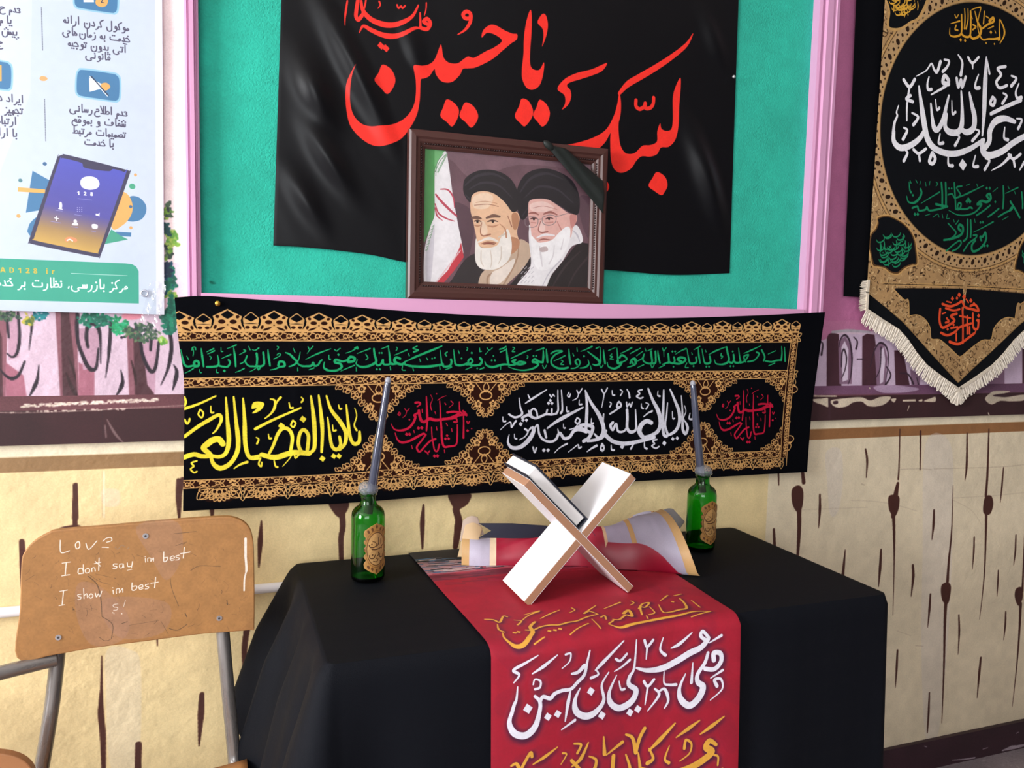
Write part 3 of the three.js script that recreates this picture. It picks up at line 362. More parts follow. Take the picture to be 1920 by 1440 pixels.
const wallSheet = new Sheet(-1.35, 2.05, 0, 2.2, 2048, 0, '#e8d19c');
{
  const S = wallSheet, g = S.g, rect = (x0, x1, y0, y1, c) => { const a = S.m(x0, y1), b = S.m(x1, y0); g.fillStyle = c; g.fillRect(a[0], a[1], b[0] - a[0], b[1] - a[1]); };
  rect(-1.35, 0.1, 1.23, 2.2, '#f6ebe4'); rect(0.1, 2.05, 1.22, 2.2, '#bf709c');
  rect(-1.35, -0.5, 1.23, 1.33, '#f2d9e0');
  rect(-1.35, 2.05, 1.08, 1.235, '#d6bccd');
  rect(0.72, 2.05, 0, 0.95, '#e9dabb'); rect(-1.35, 2.05, 0.977, 1.002, '#efe2c4'); rect(-1.35, 0.2, 0.95, 0.977, '#92714a'); rect(0.2, 2.05, 0.95, 0.977, '#98693f');
  const LW = [0, 580, 5.647], RW = [1530, 590, 4.923];
  // painted balusters, left
  trace(S, ...LW, '#8a5763', 'p 585 20 820 20 830 970 640 970;p 1340 200 1480 200 1560 970 1370 970;p -60 40 80 40 60 970 -60 970');
  trace(S, ...LW, '#4a2930', 'p 640 20 730 20 830 970 665 970;p 1410 250 1490 300 1650 970 1430 970;p -60 40 20 300 30 970 -60 970');
  trace(S, ...LW, '#a8687a', 'p 830 560 1000 640 1000 970 830 970;p 60 560 250 700 290 970 60 970');
  trace(S, ...LW, '#bd94a8', 'p 80 40 200 40 200 500 90 540;p 830 200 1060 200 1040 620 880 640;p 1500 300 1660 300 1640 900 1560 800');
  trace(S, ...LW, '#231824', `18-30-18 70 30 80 180 95 300;26-34-12 190 30 205 200 205 330 180 460 130 505 75 465;8-40-20 -10 620 60 700 130 732 200 690 262 550;8-24-6 342 60 335 200 308 430;6-44-6 412 590 395 740 350 850 308 925
40-36-46-18 820 50 815 200 830 360 880 500 930 602 980 642 1022 600 1042 410;30-40-40-10 932 402 915 300 930 180 980 150 1042 200 1062 330 1066 575;32-38-6 1172 120 1165 300 1150 500 1118 725;6-46-6 1278 640 1300 760 1270 850 1228 915;30-40-28 1490 350 1510 480 1560 602 1610 662 1652 590 1682 340;30 1602 300 1595 430;38-42-6 1802 250 1815 420 1780 620 1703 805;6-46-6 1838 585 1872 660 1850 780 1828 855;o 16 1288 298`);
  trace(S, ...LW, '#32191d', '10-44-20 700 670 740 780 800 900 822 945;10-30-10 720 490 770 620 800 740;10-30-10 1390 540 1430 700 1440 800');
  // painted balusters, right
  trace(S, ...RW, '#cdb6cd', 'p -700 180 2400 180 2400 680 -700 680');
  trace(S, ...RW, '#472430', 'p 100 180 150 165 210 180 235 670 98 670;p 428 200 470 175 540 185 600 670 425 670;p 722 330 800 330 870 670 735 670;p 1905 260 2040 260 2040 670 1905 670;p -420 190 -300 170 -280 670 -420 670');
  trace(S, ...RW, '#87677f', 'p 205 240 270 200 330 300 330 640 215 640;p 540 300 620 250 660 400 640 650 560 650;p 870 500 960 560 960 650 880 650;p 1600 400 1740 400 1740 670 1600 670');
  trace(S, ...RW, '#dccadd', 'p 235 300 265 240 300 320 295 600 245 620;p 590 330 625 300 640 420 620 620 590 640');
  trace(S, ...RW, '#33202f', `6-18-20-6 212 300 230 220 270 188 312 250 332 400 322 560 298 640;12-16-8 235 480 240 360 260 320 282 400 270 500 238 585;8-22 348 205 382 250 370 315;8-22 30 245 62 270 50 370;8-18-6 500 480 540 330 590 260 650 300 668 420 640 640;8-14 540 600 590 500 600 300;10 380 412 440 410;10-20 650 480 690 560 640 650;8-20 770 540 850 550 900 640;8-16 930 580 950 660`);
  trace(S, ...RW, '#c2789f', 'f 40 60 480 60 520 150 300 150 180 160 120 180 90 225 20 225 20 60');
  trace(S, ...RW, '#b3aab4', '22-30-20 150 160 300 148 500 160');
  // painted leaves along the poster
  const leaves = (ox, oy, s, cx, cy, rx, ry, cols, n) => { for (let i = 0; i < n; i++) { const a = rr(0, 6.28), r = Math.sqrt(rnd()), x = cx + rx * r * Math.cos(a), y = cy + ry * r * Math.sin(a), b = rr(0, 6.28), l = rr(14, 40); trace(S, ox, oy, s, cols[Math.floor(rnd() * cols.length)], `${8 + rnd() * 18 | 0}-${14 + rnd() * 20 | 0}-4 ${x} ${y} ${x + l * Math.cos(b) / 2} ${y + l * Math.sin(b) / 2 + 4} ${x + l * Math.cos(b)} ${y + l * Math.sin(b)}`); } };
  const G1 = ['#13795c', '#0f6a54', '#1a8a68', '#0d5c4a'], G2 = ['#1fa066', '#2ab27a', '#138a55'], G3 = ['#334f40', '#2a3b3a', '#48664a', '#5b7a52'], G4 = ['#79ae3f', '#9ac052', '#5a9a3c'];
  leaves(...LW, 1010, 110, 190, 70, G1, 90); leaves(...LW, 1260, 170, 90, 90, G2, 60); leaves(...LW, 1500, 240, 190, 100, G3, 110); leaves(...LW, 1790, 120, 80, 150, G1, 90); leaves(...LW, 430, 60, 70, 50, ['#17727a', '#1c868c', '#105a66'], 30); leaves(...LW, 300, 110, 60, 60, ['#6f7a35', '#c4b83e', '#4d6b3a'], 24); leaves(...LW, 100, 70, 110, 40, G3, 40); leaves(...LW, 1720, 330, 36, 40, G4, 20);
  trace(S, ...LW, '#eb93a4', 'f 1290 60 1340 40 1440 40 1520 50 1480 95 1400 108 1310 100');
  const LV = [0, 300, 4];
  leaves(...LV, 1262, 380, 22, 50, G3.concat(G4), 26); leaves(...LV, 1290, 590, 40, 60, G4, 40); leaves(...LV, 1255, 520, 18, 40, ['#0e4a52', '#1a4c4a'], 14); leaves(...LV, 1265, 690, 26, 40, G3.concat(G4), 20); leaves(...LV, 1275, 900, 36, 110, G1.concat(['#16506a']), 60); leaves(...LV, 1280, 1010, 36, 20, G4, 8); leaves(...LV, 1285, 1150, 40, 140, G1, 80); leaves(...LV, 1255, 820, 22, 60, ['#23384a', '#1d3350'], 16);
  // lower wall: paler patches of older paint, then the brown birch strokes
  g.globalAlpha = 0.45;
  trace(S, 1440, 840, 2.571, '#ddd3cc', 'f 760 -20 880 -20 890 300 880 700 860 1000 820 1380 760 1390 740 1000 745 500;f 280 20 350 10 360 160 340 300 300 320 285 160');
  trace(S, 0, 940, 2.88, '#e2d5c0', 'f 580 800 700 800 760 900 740 1440 600 1440 570 1000;f 550 -60 640 -60 640 20 560 20');
  g.globalAlpha = 0.6;
  trace(S, 1440, 840, 2.571, '#b7a189', '3 640 102 740 100 790 104;3 800 100 960 96 1130 90 1234 80;2 400 252 500 256 590 268 660 286 720 304;2 120 300 300 292 480 286;2 890 250 980 300 1030 370;2 890 240 1050 232 1234 215;4 450 172 466 178;2 620 880 690 905;3 710 952 750 955');
  g.globalAlpha = 1;
  const BR = '#48231a';
  trace(S, 1440, 840, 2.571, BR, `8-13-4 470 5 478 60 474 142;6-10 636 -90 632 80 628 150;14-30-16 626 170 615 230 600 330;f 580 240 600 225 632 235 630 290 610 330 585 300;20-15-7-2 605 320 608 420 608 560 602 805;12-10-6 735 -80 735 0 733 105;8-14-3 960 -70 958 80 950 155;8-14-15 1065 -90 1058 120 1050 230;f 1045 240 1075 230 1086 270 1070 318 1038 310;17-12-8-2 1052 310 1050 420 1042 620 1020 825;6-11-3 1135 95 1128 180 1120 262;2-8-13-18 892 180 885 400 872 540 865 645;f 838 660 865 648 882 670 870 745 845 742 834 700;22-15-11-3 858 730 852 860 848 1060 838 1325;10-15-3 800 300 798 370 790 442;10-17-3 545 490 540 580 533 668;12-17-3 698 565 700 620 690 715;10-14-2 783 705 778 780 770 865;8-11-2 994 430 992 500 985 585;8-11-2 1195 420 1192 500 1184 565;6-10-2 1110 590 1108 650 1104 715;8-12-2 1146 790 1144 850 1136 925;8-12-2 920 805 922 890 916 995;10-13-2 624 975 620 1060 614 1155;10-15-2 1026 1010 1018 1090 1008 1205;8-12-6 778 1180 774 1280 768 1372;4-10-14 1238 380 1232 560 1226 690;f 1195 680 1222 672 1228 720 1208 760 1190 720;18-13-8-2 1218 750 1212 880 1200 1040 1178 1245;10-15-3 250 225 250 300 244 385;4-14-18 372 490 366 560 358 640;16-22 165 100 172 165;f 116 200 150 180 170 210 166 280 146 312 118 270;26-22-14 150 300 150 400 142 530;10-6 50 110 52 178;12-20 28 392 34 520`);
  trace(S, 0, 940, 2.88, BR, `24-28 405 -90 405 0 405 145;f 330 140 420 126 430 150 330 160;30-36-8 118 215 122 340 118 465;6-30-6 1412 105 1405 220 1398 355;26-16-4 985 -120 968 0 966 95;6-14-34-34-24 550 835 548 1000 545 1140 555 1260 560 1450;26-36-6 1090 1040 1085 1150 1075 1320;36 748 1312 745 1450;34-28-44-36-20 1335 680 1320 800 1325 950 1310 1010 1325 1150 1322 1290 1310 1410;30-20-10 1145 20 1145 60 1145 110;10-4 850 735 850 780`);
  trace(S, 0, 700, 5.333, BR, '30-54-64 762 1105 755 1250 752 1450;44-62-20 1785 1068 1788 1250 1792 1450');
  trace(S, 620, 690, 3.43, BR, 'f -10 860 110 860 104 920 60 960 20 930;44-36-34-28 70 900 78 1020 66 1100 70 1250;10-34-10 597 880 590 1000 590 1160');
  trace(S, 840, 830, 4, BR, 'f 10 380 165 380 160 440 120 480 60 500 20 450;70-50-60-40 90 440 62 500 80 580 72 660 56 780');
  // the faint seam of the wall panels
  trace(S, 0, 700, 5.333, '#c9b08a', '6 1022 980 1022 1440'); trace(S, 0, 700, 5.333, '#f6ead0', '10 1040 980 1040 1440');
  S.grain(0.09, 14, 11);
}
const wallTex = wallSheet.tex();
function xyBox(x0, x1, y0, y1, z0, z1, sheet) {
  const g = new THREE.BoxGeometry(x1 - x0, y1 - y0, z1 - z0, 8, 8, 1); g.translate((x0 + x1) / 2, (y0 + y1) / 2, (z0 + z1) / 2);
  const P = g.attributes.position, U = g.attributes.uv; for (let i = 0; i < P.count; i++) { const [u, v] = sheet.uv({ x: P.getX(i), y: P.getY(i) }); U.setXY(i, u, v); } return g;
}
const wallBump = bumpWall.clone(); wallBump.repeat.set(6, 4); wallBump.needsUpdate = true;
struct('wall_back', xyBox(-4.32, 4.72, -0.1, 3.1, -0.12, 0, wallSheet), std('#ffffff', 0.62, { map: wallTex, bumpMap: wallBump, bumpScale: 0.0012 }));
const plaster = std('#a3a09c', 0.9);
const pane = (x0, x1, y0, y1, z0, z1) => box(x1 - x0, y1 - y0, z1 - z0, (x0 + x1) / 2, (y0 + y1) / 2, (z0 + z1) / 2);
struct('wall_left', merge([pane(-4.32, -4.2, 0, 0.9, 0, 4.3), pane(-4.32, -4.2, 2.7, 3, 0, 4.3), pane(-4.32, -4.2, 0.9, 2.7, 0, 1.1), pane(-4.32, -4.2, 0.9, 2.7, 2.5, 4.3)]), plaster);
struct('wall_right', pane(4.6, 4.72, 0, 3, 0, 4.3), plaster);
struct('wall_front', merge([pane(-4.32, 4.72, 0, 1, 4.2, 4.32), pane(-4.32, 4.72, 2.5, 3, 4.2, 4.32), pane(-4.32, -2.8, 1, 2.5, 4.2, 4.32), pane(-0.6, 4.72, 1, 2.5, 4.2, 4.32)]), plaster);
struct('ceiling', pane(-4.32, 4.72, 3, 3.12, -0.12, 4.32), std('#ece7df', 0.9));
function windowFrame(name, toBox) { const w = struct(name, merge(toBox), std('#e8e6e2', 0.5)); return w; }
windowFrame('window_1', [pane(-4.3, -4.24, 0.9, 0.95, 1.1, 2.5), pane(-4.3, -4.24, 2.65, 2.7, 1.1, 2.5), pane(-4.3, -4.24, 0.95, 2.65, 1.1, 1.15), pane(-4.3, -4.24, 0.95, 2.65, 2.45, 2.5), pane(-4.29, -4.25, 0.95, 2.65, 1.78, 1.82), pane(-4.29, -4.25, 2.12, 2.16, 1.15, 2.45)]);
windowFrame('window_2', [pane(-2.8, -0.6, 1, 1.05, 4.24, 4.3), pane(-2.8, -0.6, 2.45, 2.5, 4.24, 4.3), pane(-2.8, -2.75, 1.05, 2.45, 4.24, 4.3), pane(-0.65, -0.6, 1.05, 2.45, 4.24, 4.3), pane(-1.72, -1.68, 1.05, 2.45, 4.25, 4.29)]);
{ // floor: worn grey terrazzo
  const S = new Sheet(0, 1, 0, 1, 512, 0, '#8d8489'); for (let i = 0; i < 2600; i++) { S.g.fillStyle = ['#a49aa0', '#6f666c', '#b8afb2', '#857a80'][i % 4]; S.g.globalAlpha = 0.5; S.g.fillRect(rnd() * 512, rnd() * 512, rr(1, 5), rr(1, 4)); } S.g.globalAlpha = 1; S.grain(0.25, 40, 4);
  const t = S.tex(); t.wrapS = t.wrapT = THREE.RepeatWrapping; t.repeat.set(7, 4);
  struct('floor', pane(-4.32, 4.72, -0.12, 0, -0.12, 4.32), std('#ffffff', 0.6, { map: t }));
}
{ // skirting: dark paint with scuffs and spilt whitewash at its foot
  const S = new Sheet(-1.35, 2.05, 0, 0.084, 2048, 0.012, '#3a222b');
  trace(S, 1640, 1300, 6.857, '#a99aa4', '10-30-20 900 945 1010 920 1120 905 1210 880;10-24-14 1290 860 1400 845 1520 830;14-50-30 1640 740 1700 720 1760 700 1830 690 1920 670;8-20 1000 860 1150 850 1290 830;10 640 680 670 690;8 1390 720 1450 700;10 1820 515 1850 500');
  S.grain(0.35, 30, 21);
  struct('baseboard_back', xyBox(-4.2, 4.6, 0, 0.084, 0, 0.012, S), std('#ffffff', 0.55, { map: S.tex() }));
}
{ // the brown ledge across the wall: bevelled top, upright face, paint peeling at the arris
  const S = new Sheet(-1.35, 2.05, 0.99, 1.095, 2048, 0.012, '#35191d');
  const g = S.g, a = S.m(0, 1.0615)[1]; g.fillStyle = '#5d353b'; g.fillRect(0, 0, S.c.width, a);
  trace(S, 1530, 590, 4.923, '#6a4560', 'p -200 640 2000 640 2000 715 1000 735 560 735 -200 745'); trace(S, 1530, 590, 4.923, '#a58aa5', 'f 560 670 700 650 960 680 900 710 700 725 600 715');
  trace(S, 1530, 590, 4.923, '#cbbca6', `f -30 782 60 772 110 768 120 800 112 852 60 832 0 812;f 140 790 280 770 420 762 500 790 600 757 692 760 640 822 560 847 480 842 420 802 340 812 280 847 200 857 150 832;p 800 785 920 780 922 800 800 802;f 950 788 980 780 980 800 950 800;f 1000 792 1060 770 1102 758 1100 802 1010 802;f 1560 780 1600 730 1660 705 1800 708 1700 738 1740 762 1920 738 1920 790 1800 800 1700 796 1620 828;f 690 780 740 772 720 810;o 8 520 682;10-6 860 840 845 885;10 1590 905 1600 930;12 -20 750 190 752`);
  trace(S, 1530, 590, 4.923, '#3a1f28', 'f 1630 745 1720 730 1780 745 1700 758;f 160 800 200 795 200 820 165 825;p 112 770 135 770 130 970 116 970');
  for (let i = 0; i < 220; i++) { const x = rr(200, 1560), y = 330 - (x - 200) * 0.045 + rr(-14, 14); trace(S, 0, 700, 5.333, ['#cdbfae', '#b6a398', '#e0d6ca'][i % 3], `${rr(3, 10)} ${x} ${y} ${x + rr(8, 36)} ${y - rr(0, 4)}`); }
  trace(S, 0, 700, 5.333, '#a8938c', '10-6 -50 392 300 392 600 382 900 372;8-4 900 372 1240 350 1500 340 1840 322'); for (let i = 0; i < 40; i++) { const x = rr(100, 1250), y = 392 - x * 0.03 + rr(-6, 8); trace(S, 0, 700, 5.333, '#c4b2a6', `${rr(3, 9)} ${x} ${y} ${x + rr(6, 24)} ${y}`); }
  trace(S, 0, 700, 5.333, '#2f181e', '8-12-6 1022 370 1028 560 1020 710'); trace(S, 0, 700, 5.333, '#6a5354', '10-30-8 1070 460 1150 600 1240 700;16 1050 520 1060 640');
  S.grain(0.22, 24, 31);
  const prof = [[0, 1.086], [0.012, 1.0615], [0.012, 1.0], [0, 1.0]], pos = [], uv = [], x0 = -4.2, x1 = 4.6;
  for (let i = 0; i < 3; i++) { const [z0, y0] = prof[i], [z1, y1] = prof[i + 1]; for (const [x, y, z] of [[x0, y0, z0], [x0, y1, z1], [x1, y1, z1], [x0, y0, z0], [x1, y1, z1], [x1, y0, z0]]) { pos.push(x, y, z); uv.push(...S.uv({ x, y })); } }
  const geo = new THREE.BufferGeometry(); geo.setAttribute('position', new THREE.Float32BufferAttribute(pos, 3)); geo.setAttribute('uv', new THREE.Float32BufferAttribute(uv, 2)); geo.computeVertexNormals();
  struct('trim_1', geo, std('#ffffff', 0.7, { map: S.tex(), side: THREE.DoubleSide }));
}
{ // surface conduit along the lower wall
  const a = onZ(20, 1151, 0.012), b = onZ(497, 1101, 0.012), y = (a.y + b.y) / 2;
  const c = thing('conduit_pipe', 'thin white plastic conduit running along the cream wall behind the chair', 'pipe', V3(0, 0, 0));
  const g = new THREE.CylinderGeometry(0.0095, 0.0095, 3.3, 20); g.rotateZ(Math.PI / 2); g.translate(-1.6, y, 0.0095); mesh('pipe', g, std('#ece9ea', 0.4), c);
  for (const x of [-1.9, -1.1, -0.2]) mesh('pipe_clip', box(0.014, 0.03, 0.021, x, y, 0.0105, 0.002), std('#e4e1e0', 0.5), c);
}
// ---------------------------------------------------------------- the green notice board with its pink wooden frame
const RZ = 0.036;                                                  // front of the frame
{
  const bl = onZ(377.5, 549, RZ), br = onZ(1509, 580, RZ), ol = onZ(348, 300, RZ), or = onZ(1556, 400, RZ);
  const xi0 = bl.x, xi1 = br.x, yi = (bl.y + br.y) / 2, xo0 = ol.x, xo1 = or.x, yb = yi - 0.042, yt = 2.34;
  const pink = std('#dba0c6', 0.5);
  const B = thing('notice_board', 'green felt notice board in a moulded pink wooden frame', 'notice board', V3((xi0 + xi1) / 2, yi, 0));
  const ox = B.position.x, oy = B.position.y;
  const felt = new Sheet(xi0, xi1, yi, yt, 512, 0.012, '#2ab49c'); felt.grain(0.1, 8, 2);
  trace(felt, 300, 480, 12, '#12735f', 'f 1230 460 1270 440 1330 470 1380 490 1340 515 1270 510'); trace(felt, 1440, 520, 9.6, '#58c9ad', '16 -300 520 200 540 660 545');
  const fb = noiseTex(256, 60, 0, 255, 15, 1.8); fb.repeat.set(10, 8);
  mesh('felt_panel', box(xi1 - xi0 + 0.02, yt - yi + 0.02, 0.008, (xi0 + xi1) / 2 - ox, (yi + yt) / 2 - oy, 0.004), std('#ffffff', 0.95, { map: felt.tex(), bumpMap: fb, bumpScale: 0.0008 }), B);
  // moulding profile across the width: t from the inner to the outer side, height above the wall
  const prof = [[0, 0], [0, 0.031], [0.12, 0.033], [0.2, 0.027], [0.28, 0.027], [0.34, RZ], [0.62, RZ], [0.68, 0.031], [0.76, 0.031], [0.82, RZ - 0.001], [0.96, RZ - 0.002], [1, 0.026], [1, 0]];
  function rail(name, inner, outer, a, b, vertical) {
    const w = outer - inner, sh = new THREE.Shape(prof.map(([t, h]) => new THREE.Vector2(t * w, h))), g = new THREE.ExtrudeGeometry(sh, { depth: b - a, bevelEnabled: false, steps: 1 });
    const P = g.attributes.position; for (let i = 0; i < P.count; i++) { const u = P.getX(i), h = P.getY(i), d = P.getZ(i); if (vertical) P.setXYZ(i, inner + u - ox, a + d - oy, h); else P.setXYZ(i, a + d - ox, inner + u - oy, h); }
    if ((vertical && w < 0) || (!vertical && w > 0)) { const ix = []; for (let i = 0; i < P.count; i += 3) { ix.push(i, i + 2, i + 1); } g.setIndex(ix); }
    g.computeVertexNormals(); return mesh(name, g, pink, B);
  }
  rail('frame_stile', xi0, xo0, yb, yt + 0.06, true); rail('frame_stile', xi1, xo1, yb, yt + 0.06, true);
  rail('frame_rail', yt, yt + 0.05, xi0, xi1, false);
  mesh('frame_ledge', box(xi1 - xi0, 0.042, RZ, (xi0 + xi1) / 2 - ox, yi - 0.021 - oy, RZ / 2, 0.0015), pink, B);
}
// the row of things standing on / hung over the board use these
const BOARD_Y = (onZ(377.5, 549, RZ).y + onZ(1509, 580, RZ).y) / 2;

// ---------------------------------------------------------------- black satin flag with red lettering
{
  const z0 = 0.018, S = new Sheet(-0.48, 0.6, 1.34, 2.2, 1500, z0, '#05060b');
  trace(S, 480, 0, 4, '#f2342b', RED_LEFT); trace(S, 940, 0, 4, '#f2342b', RED_RIGHT);
  S.grain(0.05, 3, 17);
  const bot = wallCurve(z0, [513, 460], [570, 463], [640, 470], [700, 478], [770, 492], [900, 497], [1050, 502], [1130, 505], [1260, 515], [1372, 512]);
  const a = onZ(513, 460, z0), b = onZ(528, 0, z0), c = onZ(1372, 512, z0), d = onZ(1388, 0, z0), top = 2.16;
  const lx = (y) => a.x + (b.x - a.x) * (y - a.y) / (b.y - a.y), rx = (y) => c.x + (d.x - c.x) * (y - c.y) / (d.y - c.y);
  const fold = (x, y) => {
    const ridge = (px0, py0, px1, py1, w, h) => { const p = onZ(px0, py0, z0), q = onZ(px1, py1, z0), dx = q.x - p.x, dy = q.y - p.y, L = Math.hypot(dx, dy), t = ((x - p.x) * dx + (y - p.y) * dy) / (L * L), s = ((x - p.x) * dy - (y - p.y) * dx) / L; const e = (t - 0.5) / 0.62; return h * Math.exp(-e * e * 1.3) * Math.exp(-s * s / (w * w)); };
    return ridge(608, 10, 715, 225, 0.022, 0.017) + ridge(565, 110, 612, 225, 0.026, 0.02) + ridge(580, 240, 650, 350, 0.02, 0.014) + ridge(1300, 250, 1350, 400, 0.026, 0.017) + ridge(1325, 30, 1355, 110, 0.02, 0.008) + ridge(760, 40, 790, 130, 0.02, 0.006) + ridge(548, 330, 600, 420, 0.018, 0.009)
      + 0.004 * (fbm(x * 5 + y * 2, y * 3, 41) - 0.5) + 0.002 * Math.sin(x * 9 + y * 4);
  };
  const geo = slab(150, 110, (u, v) => { const y = lerp(top, 0, v), l = lx(lerp(top, 1.36, v)), r = rx(lerp(top, 1.36, v)), x = lerp(l, r, u), yy = lerp(top, bot(x), v); return V3(x, yy, 0.0112 + Math.max(-0.0012, fold(x, yy))); }, 0.0008, (p) => S.uv(p));
  const geo2 = geo;
  const t = thing('satin_flag', 'black satin flag with large red calligraphy pinned on the green board', 'flag', V3(0, 0, 0));
  mesh('cloth', geo2, phys('#ffffff', 0.36, { map: S.tex(), specularIntensity: 0.55, side: THREE.DoubleSide }), t);
  const pin = onZ(1376, 144, z0 + 0.006); mesh('pin', new THREE.SphereGeometry(0.004, 12, 8).translate(pin.x, pin.y, pin.z), std('#d8d8dc', 0.25, { metalness: 0.8 }), t);
}

// ---------------------------------------------------------------- framed double portrait with a mourning ribbon
{
  const z0 = 0.032, tl = onZ(763, 247, z0), tr = onZ(1131, 287, z0), br = onZ(1132, 573, z0), bl = onZ(772, 563, z0);
  const W = 0.434, Hh = 0.331, cx = (tl.x + tr.x + br.x + bl.x) / 4;
  const P = thing('framed_portrait', 'dark wooden picture frame holding a portrait of two bearded men in black turbans', 'picture frame', V3(cx, BOARD_Y + 0.0003, 0.0172));
  P.rotation.x = -0.006; P.rotation.z = -0.002;
  const wood = std('#4a2b26', 0.34), wood2 = std('#2a1716', 0.3), fw = 0.034;
  // moulded sides, mitred
  const prof = [[0, 0], [0, 0.019], [0.004, 0.022], [0.013, 0.023], [0.017, 0.0195], [0.022, 0.019], [0.026, 0.0155], [0.03, 0.0145], [fw, 0.011], [fw, 0]];
  function side(len, rot, x, y) {
    const pos = [], n = prof.length;
    for (let i = 0; i < n - 1; i++) { const [a, h] = prof[i], [b, k] = prof[i + 1]; const q = [[-len / 2 + a, a, h], [len / 2 - a, a, h], [len / 2 - b, b, k], [-len / 2 + b, b, k]]; for (const j of [0, 1, 2, 0, 2, 3]) pos.push(...q[j]); }
    const g = new THREE.BufferGeometry(); g.setAttribute('position', new THREE.Float32BufferAttribute(pos, 3)); g.setAttribute('uv', new THREE.Float32BufferAttribute(new Float32Array(pos.length / 3 * 2), 2)); g.computeVertexNormals(); g.rotateZ(rot); g.translate(x, y, 0);
    const s = mesh('frame_side', g, wood, P);
    const beads = []; for (let d = -len / 2 + 0.032; d < len / 2 - 0.03; d += 0.0052) beads.push(new THREE.SphereGeometry(0.0021, 6, 4).translate(d, 0.0255, 0.0165));
    const bg = merge(beads); bg.rotateZ(rot); bg.translate(x, y, 0); mesh('beading', bg, wood2, s);
  }
  side(W, 0, 0, 0); side(W, Math.PI, 0, Hh); side(Hh, -Math.PI / 2, -W / 2, Hh / 2); side(Hh, Math.PI / 2, W / 2, Hh / 2);
  mesh('back_board', box(W - 0.01, Hh - 0.01, 0.004, 0, Hh / 2, 0.002), std('#5b4030', 0.9), P);
  // the print, drawn in its own plane
  const S = new Sheet(cx - W / 2 + fw - 0.003, cx + W / 2 - fw + 0.003, BOARD_Y + fw - 0.003, BOARD_Y + Hh - fw + 0.003, 900, 0.026, '#6d5059');
  const C = [740, 230, 4], g = S.g, blur = (px) => { g.filter = px ? `blur(${px}px)` : 'none'; };
  trace(S, ...C, '#7d5f69', 'f 400 200 1500 200 1500 380 1200 330 900 320 600 420 450 300'); trace(S, ...C, '#59404a', 'f 450 600 600 700 560 1000 520 1050 480 800;f 1380 560 1500 600 1500 900 1420 800');
  S.grain(0.25, 60, 51);
  trace(S, ...C, '#4f9a55', 'p 190 180 400 190 300 360 300 700 225 900 190 900'); trace(S, ...C, '#74b978', 'p 300 190 380 200 330 300 300 330');
  trace(S, ...C, '#f0edf0', 'f 385 215 345 260 305 350 300 520 300 690 270 780 225 960 225 1220 290 1225 400 1120 500 1000 515 960 480 780 440 560 410 340');
  trace(S, ...C, '#d8d4dc', 'f 260 900 300 760 290 1000 270 1200 240 1210 235 1000'); trace(S, ...C, '#c93a48', 'p 350 1225 290 1225 400 1110 480 960 500 900 520 1010 450 1110');
  trace(S, ...C, '#c0485c', '14-20-14 310 540 350 590 420 660 465 700;8-14-6 345 500 400 505 440 560 450 640;8-14-6 305 610 330 680 390 720 450 740;8-12-4 305 640 320 700 360 735'); trace(S, ...C, '#f0edf0', '10-8 330 520 380 590 420 640');
  trace(S, ...C, '#6d9a72', '5 385 240 340 290 305 370;5 365 235 320 300 310 400'); for (let i = 0; i < 12; i++) trace(S, ...C, '#7aa57e', `4 ${318 + i * 6} ${372 - i * 12} ${330 + i * 6} ${364 - i * 12} ${326 + i * 6} ${378 - i * 12}`); for (let i = 0; i < 14; i++) trace(S, ...C, '#e8c8cc', `5 ${305 + i * 13} ${1205 - i * 17} ${325 + i * 13} ${1180 - i * 17} ${318 + i * 13} ${1200 - i * 17}`); for (let i = 0; i < 9; i++) trace(S, ...C, '#86a98a', `4 ${232 + i * 6} ${960 - i * 22} ${248 + i * 6} ${948 - i * 22} ${240 + i * 6} ${966 - i * 22}`);
  // robes, far man: collar, beard, face, turban
  trace(S, ...C, '#2c2528', 'f 380 1260 430 1180 520 1040 600 985 680 1000 720 1100 700 1260'); trace(S, ...C, '#cdb39c', 'f 640 1260 640 1160 700 1090 860 1000 930 880 1000 900 1040 960 1000 1060 880 1180 780 1260'); trace(S, ...C, '#b08f76', '10-16-8 700 1260 700 1160 760 1120;8-14-8 930 900 920 1020 840 1180 800 1240'); trace(S, ...C, '#efe3d8', 'f 730 1130 800 1090 900 1020 880 1100 800 1200 720 1215');
  trace(S, ...C, '#edc3a0', 'f 570 560 600 525 680 512 760 530 830 600 880 660 920 670 940 720 920 820 935 900 900 960 860 985 800 950 640 930 610 840 590 740 570 660'); trace(S, ...C, '#c08a68', 'f 880 690 920 680 935 740 915 800 890 790;f 870 860 935 880 930 940 880 985 860 940'); trace(S, ...C, '#f3d7bd', 'f 590 560 680 525 740 560 700 640 600 640;f 640 760 670 740 700 820 660 850');
  trace(S, ...C, '#f4efe8', 'f 612 870 640 930 700 940 770 920 800 860 850 800 880 900 870 1000 830 1060 760 1100 690 1105 640 1090 608 1040 605 950'); trace(S, ...C, '#dccfc2', '6-10-4 650 960 650 1040 670 1080;6-10-4 720 960 730 1040 720 1090;6-10-4 800 930 800 1010 780 1060;8-16 780 860 840 830');
